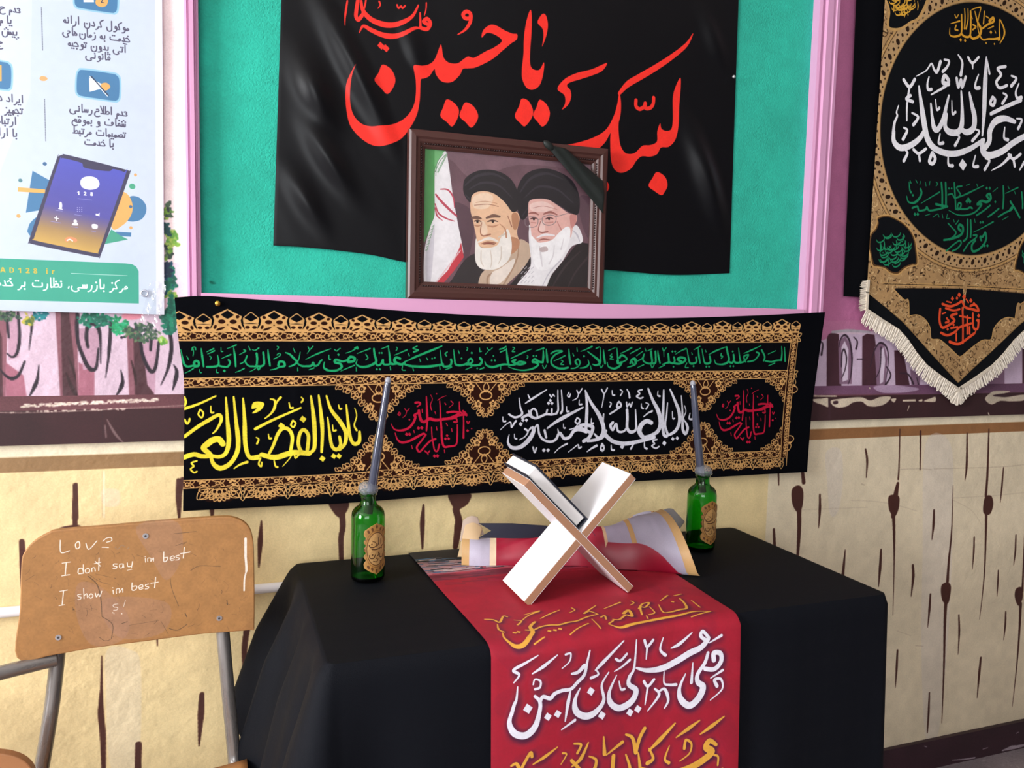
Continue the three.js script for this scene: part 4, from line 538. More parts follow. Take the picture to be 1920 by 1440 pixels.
  trace(S, ...C, '#7b5a4c', '16-26-10 580 715 620 712 650 720;12-28-14 690 715 740 700 790 705'); trace(S, ...C, '#5a3d36', '8-12-6 600 740 625 734 650 742;8-14-6 700 742 735 734 775 742'); trace(S, ...C, '#a8715a', '6-12 655 750 645 820 665 850 720 838;8-14-8 655 910 700 898 760 905;6-10 850 700 880 780;5 600 620 700 612 780 630'); trace(S, ...C, '#8d4c42', '8-12-6 670 912 710 908 750 914'); trace(S, ...C, '#f1e9e0', '10-24-14 640 892 690 872 730 872 775 892;16-8 640 892 618 900'); trace(S, ...C, '#231714', 'o 10 622 744;o 11 738 742'); trace(S, ...C, '#f6e4d4', '3 606 748 614 748;3 752 746 764 746'); trace(S, ...C, '#c79070', '6-14-6 600 770 625 776 655 766;6-14-6 700 774 740 780 780 766;6-14 790 760 830 800 840 860;4 610 600 680 590 770 606;4 860 620 880 660');
  trace(S, ...C, '#211d22', 'f 515 480 530 420 600 370 690 352 780 365 860 410 910 480 935 580 925 650 885 670 830 600 760 540 690 515 620 520 580 550 570 600 540 570 520 530'); trace(S, ...C, '#37323a', '10-24-8 530 470 620 400 740 385 840 430;8-20-8 560 500 660 450 780 470 880 560;6-14 530 540 560 570');
  // near man
  trace(S, ...C, '#241d1f', 'f 1110 1270 1170 1160 1290 1010 1370 910 1420 900 1500 960 1500 1290'); trace(S, ...C, '#3a2f31', '10-20-8 1180 1240 1280 1080 1400 960;10-20 1300 1240 1360 1120 1460 1000'); trace(S, ...C, '#2b2326', 'f 830 1260 900 1180 990 1060 1020 1010 1030 1060 960 1170 900 1260');
  trace(S, ...C, '#f1eef0', 'f 915 1260 930 1200 1020 1080 1010 900 1010 800 1040 760 1300 780 1370 770 1410 850 1405 900 1330 930 1260 1040 1180 1140 1110 1260'); for (let i = 0; i < 16; i++) trace(S, ...C, '#c7c3c9', `5 ${950 + (i % 4) * 26} ${1200 - Math.floor(i / 4) * 34} ${966 + (i % 4) * 26} ${1184 - Math.floor(i / 4) * 34}`); trace(S, ...C, '#cfcad2', '6-14-6 1330 800 1370 840 1390 890;6-12 1100 1250 1160 1130 1250 1030');
  trace(S, ...C, '#e9b8ae', 'f 1005 600 1060 570 1150 575 1240 630 1310 680 1360 680 1370 730 1340 790 1320 860 1240 920 1100 920 1040 880 1020 780 1005 700'); trace(S, ...C, '#d18f88', 'f 1320 690 1362 690 1362 750 1330 790 1318 740'); trace(S, ...C, '#f4d3ca', 'f 1020 610 1120 590 1200 640 1120 670 1030 660;f 1085 760 1120 740 1130 810 1090 820');
  trace(S, ...C, '#fbf9fa', 'f 1025 850 1060 880 1090 900 1180 880 1230 830 1290 780 1320 800 1310 900 1260 1000 1190 1080 1100 1110 1050 1060 1030 960'); trace(S, ...C, '#e2dde0', '8-16-6 1090 930 1100 1010 1110 1080;6-12 1200 920 1190 1000 1160 1060;6-12 1270 870 1250 950'); trace(S, ...C, '#f3eef0', '10-20-10 1070 862 1130 840 1200 845');
  trace(S, ...C, '#a5675f', '8-16-8 1010 680 1050 676 1080 690;10-18-8 1120 685 1170 670 1220 690;6-12 1098 740 1080 800 1100 824 1150 818;8-12-6 1085 882 1120 874 1170 880'); trace(S, ...C, '#6d4444', '8-12-6 1022 722 1045 714 1066 720;8-12-6 1136 722 1160 712 1190 718'); trace(S, ...C, '#1f1718', 'o 9 1046 724;o 9 1160 722'); trace(S, ...C, '#c98a82', '5-10 1024 748 1060 752;5-10 1130 750 1190 746;6-12 1220 740 1250 800;4 1040 640 1120 626 1220 650'); trace(S, ...C, '#8f7f82', '5 980 720 985 770 1030 785 1070 770 1075 720 1030 705 980 715;5 1110 715 1115 755 1160 770 1205 750 1210 705 1160 692 1110 710;5 1075 725 1110 722;5 1210 705 1300 680'); trace(S, ...C, '#c8b6b6', 'f 1090 940 1140 930 1150 960 1100 970');
  trace(S, ...C, '#1f1b21', 'f 915 560 930 470 980 390 1060 350 1160 345 1260 380 1340 440 1385 540 1390 640 1370 690 1310 670 1250 630 1160 578 1070 570 1010 590 1000 690 960 730 930 670'); trace(S, ...C, '#363139', '10-24-8 945 520 1020 420 1140 380 1260 420;8-20-8 980 560 1080 480 1220 500 1340 600;6-14 1000 640 960 700');
  S.grain(0.06, 10, 52);
  const pw = S.x1 - S.x0, ph = S.y1 - S.y0; const pg = new THREE.PlaneGeometry(pw, ph); pg.translate(0, Hh / 2, 0.0072); const pr = mesh('print', pg, phys('#ffffff', 0.5, { map: S.tex(), side: THREE.DoubleSide }), P);
  pr.userData.label = 'colour print of two bearded men in dark turbans beside a striped flag';
  mesh('glass', box(pw, ph, 0.0016, 0, Hh / 2, 0.0092), phys('#ffffff', 0.03, { transmission: 1, thickness: 0, ior: 1.45 }), P);
  // black ribbon across the corner
  const q = (px, py) => { const p = onZ(px, py, 0.041); return [p.x - cx, p.y - BOARD_Y]; };
  const A = q(1022, 274), A2 = q(1062, 283), Bq = q(1131, 400), B2 = q(1131, 340);
  const rg = slab(28, 6, (u, v) => { const e = u; const xa = lerp(A[0], Bq[0], e), ya = lerp(A[1] + 0.004, Bq[1], e), xb = lerp(A2[0], B2[0] + 0.001, e), yb = lerp(A2[1] + 0.004, B2[1], e); const x = lerp(xa, xb, v), y = lerp(ya, yb, v); return V3(x, y, 0.0242 + 0.0035 * Math.sin(v * 3.14) + 0.0015 * Math.sin(v * 9 + u * 3)); }, 0.0015);
  const rib = mesh('mourning_ribbon', rg, phys('#0e1714', 0.5, { sheen: 0.3, side: THREE.DoubleSide }), P); rib.userData.label = 'black ribbon tied across the corner';
  mesh('ribbon_knot', new THREE.SphereGeometry(0.011, 14, 10).scale(1.3, 0.7, 0.55).rotateZ(-0.6).translate(A[0] + 0.008, A[1] + 0.002, 0.0245), phys('#101a17', 0.55), P);
}
// ---------------------------------------------------------------- the long embroidered banner under the board
{
  const z0 = 0.026, S = new Sheet(-0.66, 0.92, 0.84, 1.3, 2048, z0, '#030409'), g = S.g, GOLD = '#cfa064', DARK = '#2b120b';
  const c = (...p) => wallCurve(z0, ...p);
  const top = c([327, 558], [378, 555], [430, 558], [560, 567], [700, 579], [850, 589], [1000, 595], [1150, 597], [1300, 595], [1420, 591], [1541, 585]);
  const bot = c([343, 959], [500, 950], [667, 942], [843, 928], [958, 920], [1186, 903], [1350, 894], [1513, 885]);
  const peak = c([345, 583], [426, 579], [514, 582], [600, 586], [680, 590], [760, 596], [836, 600], [911, 602.5], [983, 605], [1053, 607], [1118, 607], [1240, 605], [1300, 602], [1408, 599], [1490, 597]);
  const b1t = c([330, 621.5], [630, 621.5], [910, 624.5], [1190, 627], [1492, 623]), b1b = c([330, 638], [620, 639], [900, 641.5], [1190, 642], [1480, 641]);
  const b2t = c([345, 709], [630, 703.5], [910, 700.5], [1190, 697], [1480, 694]), b2b = c([345, 726], [630, 721], [910, 716.5], [1190, 713.5], [1480, 708]);
  const b3t = c([345, 901.5], [664, 887], [713, 881.7], [947, 866.7], [1120, 857], [1476, 845]), b3b = c([345, 916], [667, 901], [710, 896], [933, 883], [1120, 867.5], [1480, 857.5]);
  const xl = onZ(334, 640, z0).x, xr = onZ(1491, 640, z0).x, xs = onZ(1475, 700, z0).x;
  const M = (x, y) => S.m(x, y);
  const poly = (pts, col) => { g.fillStyle = col; g.beginPath(); pts.forEach((p, i) => (i ? g.lineTo(...M(...p)) : g.moveTo(...M(...p)))); g.closePath(); g.fill(); };
  const line = (pts, col, w, sm = true) => { g.strokeStyle = col; g.lineWidth = w * S.S; g.beginPath(); (sm ? smooth(pts.map((p) => M(...p)), false, 6) : pts.map((p) => M(...p))).forEach((p, i) => (i ? g.lineTo(...p) : g.moveTo(...p))); g.stroke(); };
  const along = (f, a, b, n = 60) => Array.from({ length: n + 1 }, (_, i) => { const x = lerp(a, b, i / n); return [x, f(x)]; });
  const strip = (f, h, a, b, col) => poly([...along(f, a, b), ...along(h, a, b).reverse()], col);
  // a little frame at (x, base) with unit vectors: draw closed loops of gold
  function loop(x, y, rx, ry, rot, w, fill) { g.save(); const p = M(x, y); g.translate(...p); g.rotate(-rot); g.beginPath(); g.ellipse(0, 0, rx * S.S, ry * S.S, 0, 0, 7); if (fill) { g.fillStyle = fill; g.fill(); } g.strokeStyle = GOLD; g.lineWidth = w * S.S; g.stroke(); g.restore(); }
  function leaf(x, y, len, rot, w, fill) { const a = [x + Math.cos(rot) * len, y + Math.sin(rot) * len], n = [-Math.sin(rot) * len * 0.32, Math.cos(rot) * len * 0.32], mid = [x + Math.cos(rot) * len * 0.45, y + Math.sin(rot) * len * 0.45]; const L = [[x, y], [mid[0] + n[0], mid[1] + n[1]], a, [mid[0] - n[0], mid[1] - n[1]], [x, y]]; if (fill) poly(smooth(L, false, 5), fill); line(L, GOLD, w); }
  function flower(x, y, r, w) { for (let i = 0; i < 5; i++) { const a = i * 1.2566 + 1.57; loop(x + Math.cos(a) * r * 0.62, y + Math.sin(a) * r * 0.62, r * 0.42, r * 0.34, a, w * 0.8, GOLD); } g.fillStyle = DARK; g.beginPath(); g.arc(...M(x, y), r * 0.42 * S.S, 0, 7); g.fill(); g.fillStyle = GOLD; g.beginPath(); g.arc(...M(x, y), r * 0.17 * S.S, 0, 7); g.fill(); }
  function vine(f, h, a, b) {                                        // narrow band with rosettes and leaves
    strip(f, h, a, b, DARK); const P = 0.0535;
    for (let x = a + 0.012, k = 0; x < b; x += P / 2, k++) {
      const y = (f(x) + h(x)) / 2, H = f(x) - h(x);
      if (k % 2) { g.fillStyle = GOLD; for (const [dx, dy] of [[-0.25, 0.1], [0.2, 0.22], [0.1, -0.22], [-0.1, 0.3]]) { g.beginPath(); g.ellipse(...M(x + dx * H, y + dy * H), 0.2 * H * S.S, 0.15 * H * S.S, dx * 3, 0, 7); g.fill(); } }
      else loop(x, y, 0.22 * H, 0.22 * H, 0, 0.14 * H, null);
      leaf(x + 0.3 * H, y + 0.12 * H, 0.62 * H, 0.45, 0.1 * H); leaf(x + 0.32 * H, y - 0.1 * H, 0.55 * H, -0.55, 0.1 * H);
      line([[x - 0.7 * H, y - 0.36 * H], [x - 0.3 * H, y - 0.3 * H], [x, y - 0.1 * H]], GOLD, 0.09 * H); line([[x - 0.6 * H, y + 0.36 * H], [x - 0.3 * H, y + 0.26 * H]], GOLD, 0.14 * H);
    }
    line(along(f, a, b), GOLD, 0.0021); line(along(h, a, b), GOLD, 0.0021);
  }
  // crest of pointed arches
  for (let k = -1; k < 19; k++) {
    const x = -0.541 + 0.0831 * k, h = peak(x) - b1t(x), y = b1t(x), P = 0.083; if (x > xr + 0.02) break;
    const q = (u, v) => [x + u * P, y + v * h];
    poly([q(-0.5, 0), q(-0.36, 0.12), q(-0.3, 0.3), q(-0.28, 0.5), q(-0.31, 0.68), q(0, 1), q(0.31, 0.68), q(0.28, 0.5), q(0.3, 0.3), q(0.36, 0.12), q(0.5, 0)], GOLD);
    const hole = (u, v, a, b, rot = 0, col = DARK) => { g.fillStyle = col; g.save(); g.translate(...M(...q(u, v))); g.rotate(rot); g.beginPath(); g.ellipse(0, 0, a * P * S.S, b * h * S.S, 0, 0, 7); g.fill(); g.restore(); };
    poly([q(-0.14, 0.74), q(0, 0.94), q(0.14, 0.74), q(0.06, 0.62), q(0, 0.56), q(-0.06, 0.62)], '#06070b');
    for (const s of [-1, 1]) { hole(s * 0.12, 0.44, 0.075, 0.095); hole(s * 0.215, 0.66, 0.04, 0.07, -s * 0.5); hole(s * 0.15, 0.12, 0.1, 0.05, s * 0.35); hole(s * 0.26, 0.2, 0.03, 0.1, -s * 0.4); }
    hole(0, 0.3, 0.018, 0.03);
    const q2 = (u, v) => [x + P / 2 + u * P, y + v * h];
    poly([q2(-0.12, 0.03), q2(-0.15, 0.28), q2(-0.17, 0.36), q2(0.17, 0.36), q2(0.15, 0.28), q2(0.12, 0.03)], GOLD); for (const s of [-1, 1]) { g.fillStyle = DARK; g.beginPath(); g.ellipse(...M(...q2(s * 0.075, 0.2)), 0.05 * P * S.S, 0.07 * h * S.S, 0, 0, 7); g.fill(); }
    poly([q2(-0.16, 0.36), q2(-0.15, 0.62), q2(0, 0.46), q2(0.15, 0.62), q2(0.16, 0.36), q2(0, 0.4)], GOLD);
    line([q2(-0.15, 0.4), q2(-0.16, 0.6), q2(-0.08, 0.75), q2(0, 0.86), q2(0.08, 0.75), q2(0.16, 0.6), q2(0.15, 0.4)], GOLD, 0.0018);
  }
  vine(b1t, b1b, xl - 0.03, xr); vine(b2t, b2b, xl, xr); vine(b3t, b3b, xl, xr - 0.01);
  // hanging fans along the lower edge
  for (let k = 0; k < 18; k++) {
    const x = -0.558 + 0.0835 * k, y = b3b(x), h = 0.03; if (x > xr - 0.03) break; const P = 0.0835, q = (u, v) => [x + u * P, y - v * h];
    poly([q(-0.46, 0), q(0.46, 0), q(0.44, 0.55), q(0.24, 0.95), q(-0.24, 0.95), q(-0.44, 0.55)], '#1c0c09');
    for (let i = -3; i <= 3; i++) { const a = -1.5708 + i * 0.42; leaf(...q(i * 0.035, 0.42), 0.016, a, 0.0016, null); leaf(...q(i * 0.07, 0.12), 0.023 - Math.abs(i) * 0.0012, a + i * 0.08, 0.0016); }
    line([q(-0.13, 0.1), q(-0.15, 0.45), q(0, 0.7), q(0.15, 0.45), q(0.13, 0.1)], GOLD, 0.0018); loop(...q(0, 0.32), 0.005, 0.005, 0, 0.0016); line([q(0, 0.05), q(-0.06, 0.2), q(-0.05, 0.42)], GOLD, 0.0014); line([q(0, 0.05), q(0.06, 0.2), q(0.05, 0.42)], GOLD, 0.0014);
    for (const s of [-1, 1]) { leaf(...q(s * 0.26, 0.1), 0.026, -1.5708 + s * 0.75, 0.0018); leaf(...q(s * 0.2, 0.3), 0.022, -1.5708 + s * 0.95, 0.0018); }
    const z = (u, v) => [x + P / 2 + u * P, y - v * h]; line([z(-0.07, 0), z(-0.05, 0.35), z(-0.08, 0.55), z(0, 0.95), z(0.08, 0.55), z(0.05, 0.35), z(0.07, 0)], GOLD, 0.0018); loop(...z(0, 0.45), 0.0035, 0.003, 0, 0.0014); loop(...z(0, 0.18), 0.003, 0.004, 0, 0.0012);
  }
  // spandrels between the panels
  function spandrel(x, half, l, r) {
    for (const s of [1, -1]) {
      const base = s > 0 ? b2b(x) : b3t(x), H = (b2b(x) - b3t(x)) * 0.42, q = (u, v) => [x + u * half, base - s * v * H];
      const side = [[1, 0.02], [0.82, 0.1], [0.62, 0.24], [0.45, 0.42], [0.32, 0.62], [0.18, 0.8], [0.06, 1]];
      const pts = []; if (l) pts.push(...side.map(([u, v]) => q(-u, v))); else pts.push(q(0, 0), q(0, 1)); if (r) pts.push(...side.slice().reverse().map(([u, v]) => q(u, v))); else pts.push(q(0, 1), q(0, 0));
      poly(pts, DARK);
      for (const d of [...(l ? [-1] : []), ...(r ? [1] : [])]) {
        for (let i = 0; i < side.length - 1; i++) for (let j = 0; j < 2; j++) { const t = j / 2, u = lerp(side[i][0], side[i + 1][0], t), v = lerp(side[i][1], side[i + 1][1], t); leaf(...q(d * (u - 0.03), v), 0.0105, (d > 0 ? 0 : Math.PI) + s * d * -(0.9 - 0.5 * j), 0.0016, DARK); leaf(...q(d * (u - 0.1), v), 0.009, (d > 0 ? 1.2 : 1.9) * -s, 0.0016, DARK); }
        loop(...q(d * 0.5, 0.26), 0.0068, 0.0068, 0, 0.0022); flower(...q(d * 0.42, 0.13), 0.0085, 0.0016); flower(...q(d * 0.2, 0.62), 0.0075, 0.0015); loop(...q(d * 0.7, 0.09), 0.005, 0.005, 0, 0.0016); leaf(...q(d * 0.1, 0.72), 0.012, -s * 1.3, 0.0016); line([q(d * 0.04, 0.98), q(d * 0.1, 0.86), q(d * 0.05, 0.76)], GOLD, 0.0018);
        line([q(d * 0.28, 0.02), q(d * 0.15, 0.2), q(d * 0.08, 0.3)], GOLD, 0.0018); line([q(d * 0.6, 0.02), q(d * 0.55, 0.12)], GOLD, 0.0016);
      }
      loop(...q(0, 0.38), 0.013, 0.0085, 0, 0.0026); g.fillStyle = DARK; g.beginPath(); g.ellipse(...M(...q(0, 0.38)), 0.009 * S.S, 0.005 * S.S, 0, 0, 7); g.fill(); leaf(...q(0, 0.28), 0.02, s * 1.57, 0.0022); line([q(-0.12, 0.3), q(0, 0.22), q(0.12, 0.3)], GOLD, 0.002);
    }
  }
  const sx = (px) => onZ(px, 790, z0).x;
  spandrel(sx(709), 0.081, true, true); spandrel(sx(909), 0.081, true, true); spandrel(sx(1318), 0.081, true, true); spandrel(sx(1482), 0.078, true, false);
  // right-hand upright border
  poly([[xs, b1b(xs)], [xr, b1b(xr)], [xr - 0.004, b3b(xr)], [xs - 0.004, b3b(xs)]], DARK);
  for (let y = b3b(xs) + 0.006; y < b1b(xs); y += 0.0135) { loop((xs + xr) / 2 - 0.002, y, 0.0032, 0.0032, 0, 0.0018); leaf(xs + 0.003, y + 0.004, 0.011, 0.7, 0.0016); leaf(xr - 0.005, y + 0.005, 0.011, 2.4, 0.0016); }
  line([[xs, b1b(xs)], [xs - 0.003, b2t(xs)], [xs - 0.004, b3b(xs)]], GOLD, 0.002, false); line([[xr, b1t(xr)], [xr - 0.002, b2t(xr)], [xr - 0.006, b3b(xr) - 0.02]], GOLD, 0.002, false);
  // lettering
  trace(S, 330, 570, 6.4, '#1f9e63', GREEN_1); trace(S, 610, 580, 6.4, '#1f9e63', GREEN_2); trace(S, 890, 590, 6.4, '#1f9e63', GREEN_3); trace(S, 1180, 590, 6.4, '#1f9e63', GREEN_4);
  trace(S, 320, 540, 3.4292, '#ecd93e', YELLOW);
  trace(S, 720, 560, 3.79, '#d3d3de', SILVER_LEFT); trace(S, 1120, 560, 3.789, '#d3d3de', SILVER_RIGHT);
  trace(S, 700, 700, 6, '#bb1838', CRIMSON);
  const m1 = onZ(815, 794, z0), m2 = onZ(1403.5, 776, z0); trace(S, 700, 700, 6, '#bb1838', CRIMSON, [m2.x - m1.x, m2.y - m1.y]);
  S.grain(0.12, 4, 61);
  // the cloth
  const le = (y) => curve([[onZ(343, 957, z0).y, onZ(343, 957, z0).x], [onZ(345, 715, z0).y, onZ(345, 715, z0).x], [onZ(335, 636, z0).y, onZ(335, 636, z0).x], [onZ(328, 558, z0).y, onZ(328, 558, z0).x]])(y);
  const re = (y) => curve([[onZ(1513, 885, z0).y, onZ(1513, 885, z0).x], [onZ(1524, 745, z0).y, onZ(1524, 745, z0).x], [onZ(1540, 586, z0).y, onZ(1540, 586, z0).x]])(y);
  const geo = slab(170, 44, (u, v) => {
    let y = lerp(1.27, 0.86, v), x = lerp(le(y), re(y), u); y = lerp(top(x), bot(x), v); x = lerp(le(y), re(y), u);
    const sag = Math.sin(Math.PI * clamp((u - 0.25) / 0.55, 0, 1));
    return V3(x, y, 0.0392 - 0.013 * Math.min(1, v * 1.6) + 0.0015 * Math.sin(x * 14 + 1) * v + 0.0022 * (fbm(x * 6, y * 5, 71) - 0.5) + 0.004 * sag * Math.exp(-Math.pow((v - 0.12) / 0.09, 2)) + 0.0022 * Math.exp(-Math.pow((x + 0.415) / 0.006, 2)));
  }, 0.001, (p) => S.uv(p));
  const t = thing('embroidered_banner', 'long black banner with gold lace borders and green, yellow and silver calligraphy below the board', 'banner', V3(0, 0, 0));
  mesh('cloth', geo, phys('#ffffff', 0.85, { map: S.tex(), specularIntensity: 0.15, side: THREE.DoubleSide }), t);
  const tk = onZ(408, 569, 0.0425), pin = thing('thumb_tack', 'small brass thumb tack holding the top edge of the long banner', 'tack', tk);
  mesh('head', new THREE.SphereGeometry(0.0052, 20, 12).scale(1, 1, 0.62), std('#d9a948', 0.28, { metalness: 1 }), pin);
  mesh('shank', new THREE.CylinderGeometry(0.0008, 0.0004, 0.008, 8).rotateX(Math.PI / 2).translate(0, 0, -0.004), std('#c9a050', 0.3, { metalness: 1 }), pin);
}

// ---------------------------------------------------------------- fringed pennant and the black cloth behind it
{
  const z0 = 0.024, S = new Sheet(0.92, 1.72, 0.98, 2.12, 1420, z0, '#ad8a5e'), g = S.g, Xc = onZ(1799, 690, z0).x, GOLD = '#c39a5f', DARK = '#2b1a0f', BLACK = '#03060c';
  const base = S.map, mirror = (px, py) => { const p = onZ(px, py, z0); return [2 * Xc - p.x, p.y]; };
  const both = (a, col, text) => { trace(S, ...a, col, text); S.map = mirror; trace(S, ...a, col, text); S.map = base; };
  const Q = [1600, 480, 4.8], T = [1500, 0, 4];
  // brocade ground: small dark leaves and pale tendrils
  for (let i = 0; i < 6500; i++) { const x = rr(0.92, 1.72), y = rr(0.98, 2.12), a = rr(0, 6.28), l = rr(0.004, 0.012), p = S.m(x, y); g.fillStyle = i % 3 ? DARK : '#d8b884'; g.globalAlpha = rr(0.35, 0.9); g.beginPath(); g.ellipse(p[0], p[1], l * S.S * 0.5, l * S.S * 0.2, a, 0, 7); g.fill(); } for (let i = 0; i < 2600; i++) { const p = S.m(rr(0.92, 1.72), rr(0.98, 2.12)), a = rr(0, 6.28), r = rr(0.005, 0.014) * S.S; g.globalAlpha = rr(0.5, 0.95); g.strokeStyle = i % 2 ? '#3a2413' : '#dcc08e'; g.lineWidth = rr(1.5, 3.6); g.beginPath(); for (let k = 0; k < 14; k++) { const q = a + k * 0.42, e = r * (1 - k / 17); g.lineTo(p[0] + e * Math.cos(q), p[1] + e * Math.sin(q)); } g.stroke(); } g.globalAlpha = 1;
  // great oval
  const L = onZ(1651, 235, z0), tp = onZ(1832, 3, z0), bt = onZ(1808, 478, z0), oy = (tp.y + bt.y) / 2, ry = (tp.y - bt.y) / 2, rx = Xc - L.x;
  const oval = (k, fill, stroke, w) => { g.beginPath(); g.ellipse(...S.m(Xc, oy), (rx + k) * S.S, (ry + k) * S.S, 0, 0, 7); if (fill) { g.fillStyle = fill; g.fill(); } if (stroke) { g.strokeStyle = stroke; g.lineWidth = w * S.S; g.stroke(); } };
  oval(0.036, '#b8966a'); for (let i = 0; i < 96; i++) { const a = i / 96 * 6.2832, big = i % 2, k = 0.018, p = S.m(Xc + (rx + k) * Math.cos(a), oy + (ry + k) * Math.sin(a)); g.fillStyle = DARK; g.save(); g.translate(...p); g.rotate(-a + 0.5); g.beginPath(); g.ellipse(0, 0, (big ? 0.008 : 0.0045) * S.S, (big ? 0.0055 : 0.0035) * S.S, 0, 0, 7); g.fill(); g.restore(); for (const e of [0.008, 0.029]) { const p2 = S.m(Xc + (rx + e) * Math.cos(a + 0.03), oy + (ry + e) * Math.sin(a + 0.03)); g.beginPath(); g.arc(...p2, 0.0026 * S.S, 0, 7); g.fill(); } }
  oval(0.036, null, '#5d4022', 0.002); oval(0.04, null, GOLD, 0.003); oval(0.045, null, '#4a3018', 0.0015);
  oval(0, BLACK, '#7d6038', 0.002); oval(0.005, null, GOLD, 0.003);
  // cusped corner fields
  const corner = 'f 490 185 560 175 640 215 690 262 720 320 735 400 740 490 700 500 660 520 620 555 570 550 530 520 490 510 455 500 440 430 430 370 440 300 470 260 485 220';
  const C7 = [1500, 350, 3.35]; both(C7, GOLD, corner); both([1500, 350, 3.35], '#5d4022', 'f 496 195 560 184 636 222 683 268 713 324 728 400 732 484 700 492 656 512 616 546 572 541 534 512 494 502 462 492 448 428 438 370 448 304 478 266 493 226'); both(C7, BLACK, 'f 500 202 560 192 632 228 678 272 706 326 720 400 724 478 700 484 652 504 612 536 574 532 538 504 498 494 470 484 456 426 446 370 456 308 484 272 500 232');
  both(T, GOLD, 'f 600 -120 650 20 665 90 655 170 660 215 720 232 780 215 830 180 890 150 930 90 960 20 990 -60 990 -140'); both(T, BLACK, 'f 620 -120 665 20 680 90 672 160 676 200 725 210 775 195 825 160 875 135 910 80 940 10 960 -60 960 -140');
  const scribble = (cx, cy, ax, ay, col, k) => { const a = [cx - 50, cy - 50, 1]; seedState = k; for (let i = 0; i < 46; i++) { const t = rr(0, 6.28), r = Math.sqrt(rnd()) * 0.92, x = 50 + ax * r * Math.cos(t), y = 50 + ay * r * Math.sin(t), v = rnd(); const room = Math.sqrt(Math.max(0.05, 1 - ((x - 50) / ax) ** 2)) * ay; if (v < 0.35) trace(S, ...a, col, `1-2.6-1.4 ${x} ${clamp(y - 9, 50 - room, 99)} ${x + 1} ${y} ${x} ${Math.min(y + 8, 50 + room)}`); else if (v < 0.8) trace(S, ...a, col, `0.8-2.8-2.6-1 ${x - 8} ${y - 2} ${x - 5} ${y + 3} ${x + 1} ${y + 3} ${x + 6} ${y - 1} ${x + 7} ${y - 5}`); else trace(S, ...a, col, `d 1.8 ${x} ${y}`); } };
  scribble(1676, 467, 31, 34, '#1c8a5c', 77); scribble(1698, 0, 31, 32, '#e2ab3c', 99);
  S.map = mirror; scribble(1676, 467, 31, 34, '#1c8a5c', 77); scribble(1698, 0, 31, 32, '#e2ab3c', 99); S.map = base;
  // pointed foot
  both(Q, BLACK, 'p 360 296 455 390 492 400 498 545 570 532 640 570 688 650 700 745 790 762 940 895 990 905 990 296');
  both(Q, GOLD, '8 300 262 600 270 990 278;6 260 240 600 250 990 262;10-10 360 296 452 392 492 400 498 542;10 498 542 570 532 640 570 688 650 700 745 790 762 945 900 970 925'); both(Q, DARK, '5 280 252 600 260 990 270;5 380 290 990 296'); both(Q, '#8a6a3c', '7 120 340 300 470 460 610 580 750 700 880 940 1135 965 1150');
  both(Q, BLACK, 'p 100 330 130 330 300 470 450 605 580 750 700 885 940 1140 990 1145 990 1400 900 1300 600 1100 100 600');
  trace(S, ...Q, '#e8502a', ORANGE); penGain = 1.12; trace(S, 1600, 0, 6, '#e2a532', GOLD_TOP); trace(S, 1640, 320, 6.857, '#16865a', GREEN_TWO); penGain = 1.25; trace(S, ...T, '#f6f6fc', WHITE_NAME); penGain = 1;
  S.grain(0.1, 5, 81);
  // edge line in metres, left half, mirrored
  const E = [[128, 330], [128, 480], [260, 575], [400, 662], [475, 745], [560, 870], [650, 980], [800, 1095], [930, 1185], [975, 1214]].map(([x, y]) => { const p = onZ(1600 + x / 4.8, 480 + y / 4.8, z0); return [Math.min(p.x, Xc), p.y]; });
  E[E.length - 1][0] = Xc; const x0 = Math.min(E[0][0], E[1][0]), x1 = 2 * Xc - x0, low = E.slice(1); low[0][0] = x0;
  const yb = (x) => { const xx = Math.min(x, 2 * Xc - x); let i = 0; while (i < low.length - 2 && xx > low[i + 1][0]) i++; const t = clamp((xx - low[i][0]) / (low[i + 1][0] - low[i][0]), 0, 1); return lerp(low[i][1], low[i + 1][1], t); };
  const wave = (x, y) => 0.002 * Math.sin(x * 16 + 2) + 0.003 * (fbm(x * 5, y * 4, 91) - 0.5);
  const t = thing('fringed_pennant', 'black pointed pennant with gold brocade, white calligraphy and a cream fringe', 'pennant', V3(0, 0, 0));
  mesh('cloth', slab(120, 90, (u, v) => { const x = lerp(x0, x1, u), y = lerp(2.1, yb(x), v); return V3(x, y, z0 + wave(x, y)); }, 0.0012, (p) => S.uv(p)), phys('#ffffff', 0.85, { map: S.tex(), specularIntensity: 0.35, side: THREE.DoubleSide }), t);
  // fringe: header braid and threads
  const path = []; const full = [[x0, E[0][1] + 0.03], [x0, E[0][1]], ...low]; for (const p of full) path.push(p); for (const p of full.slice(0, -1).reverse()) path.push([2 * Xc - p[0], p[1]]);
  const threads = [], braid = [], cream = '#e9dfcf'; seedState = 4242;
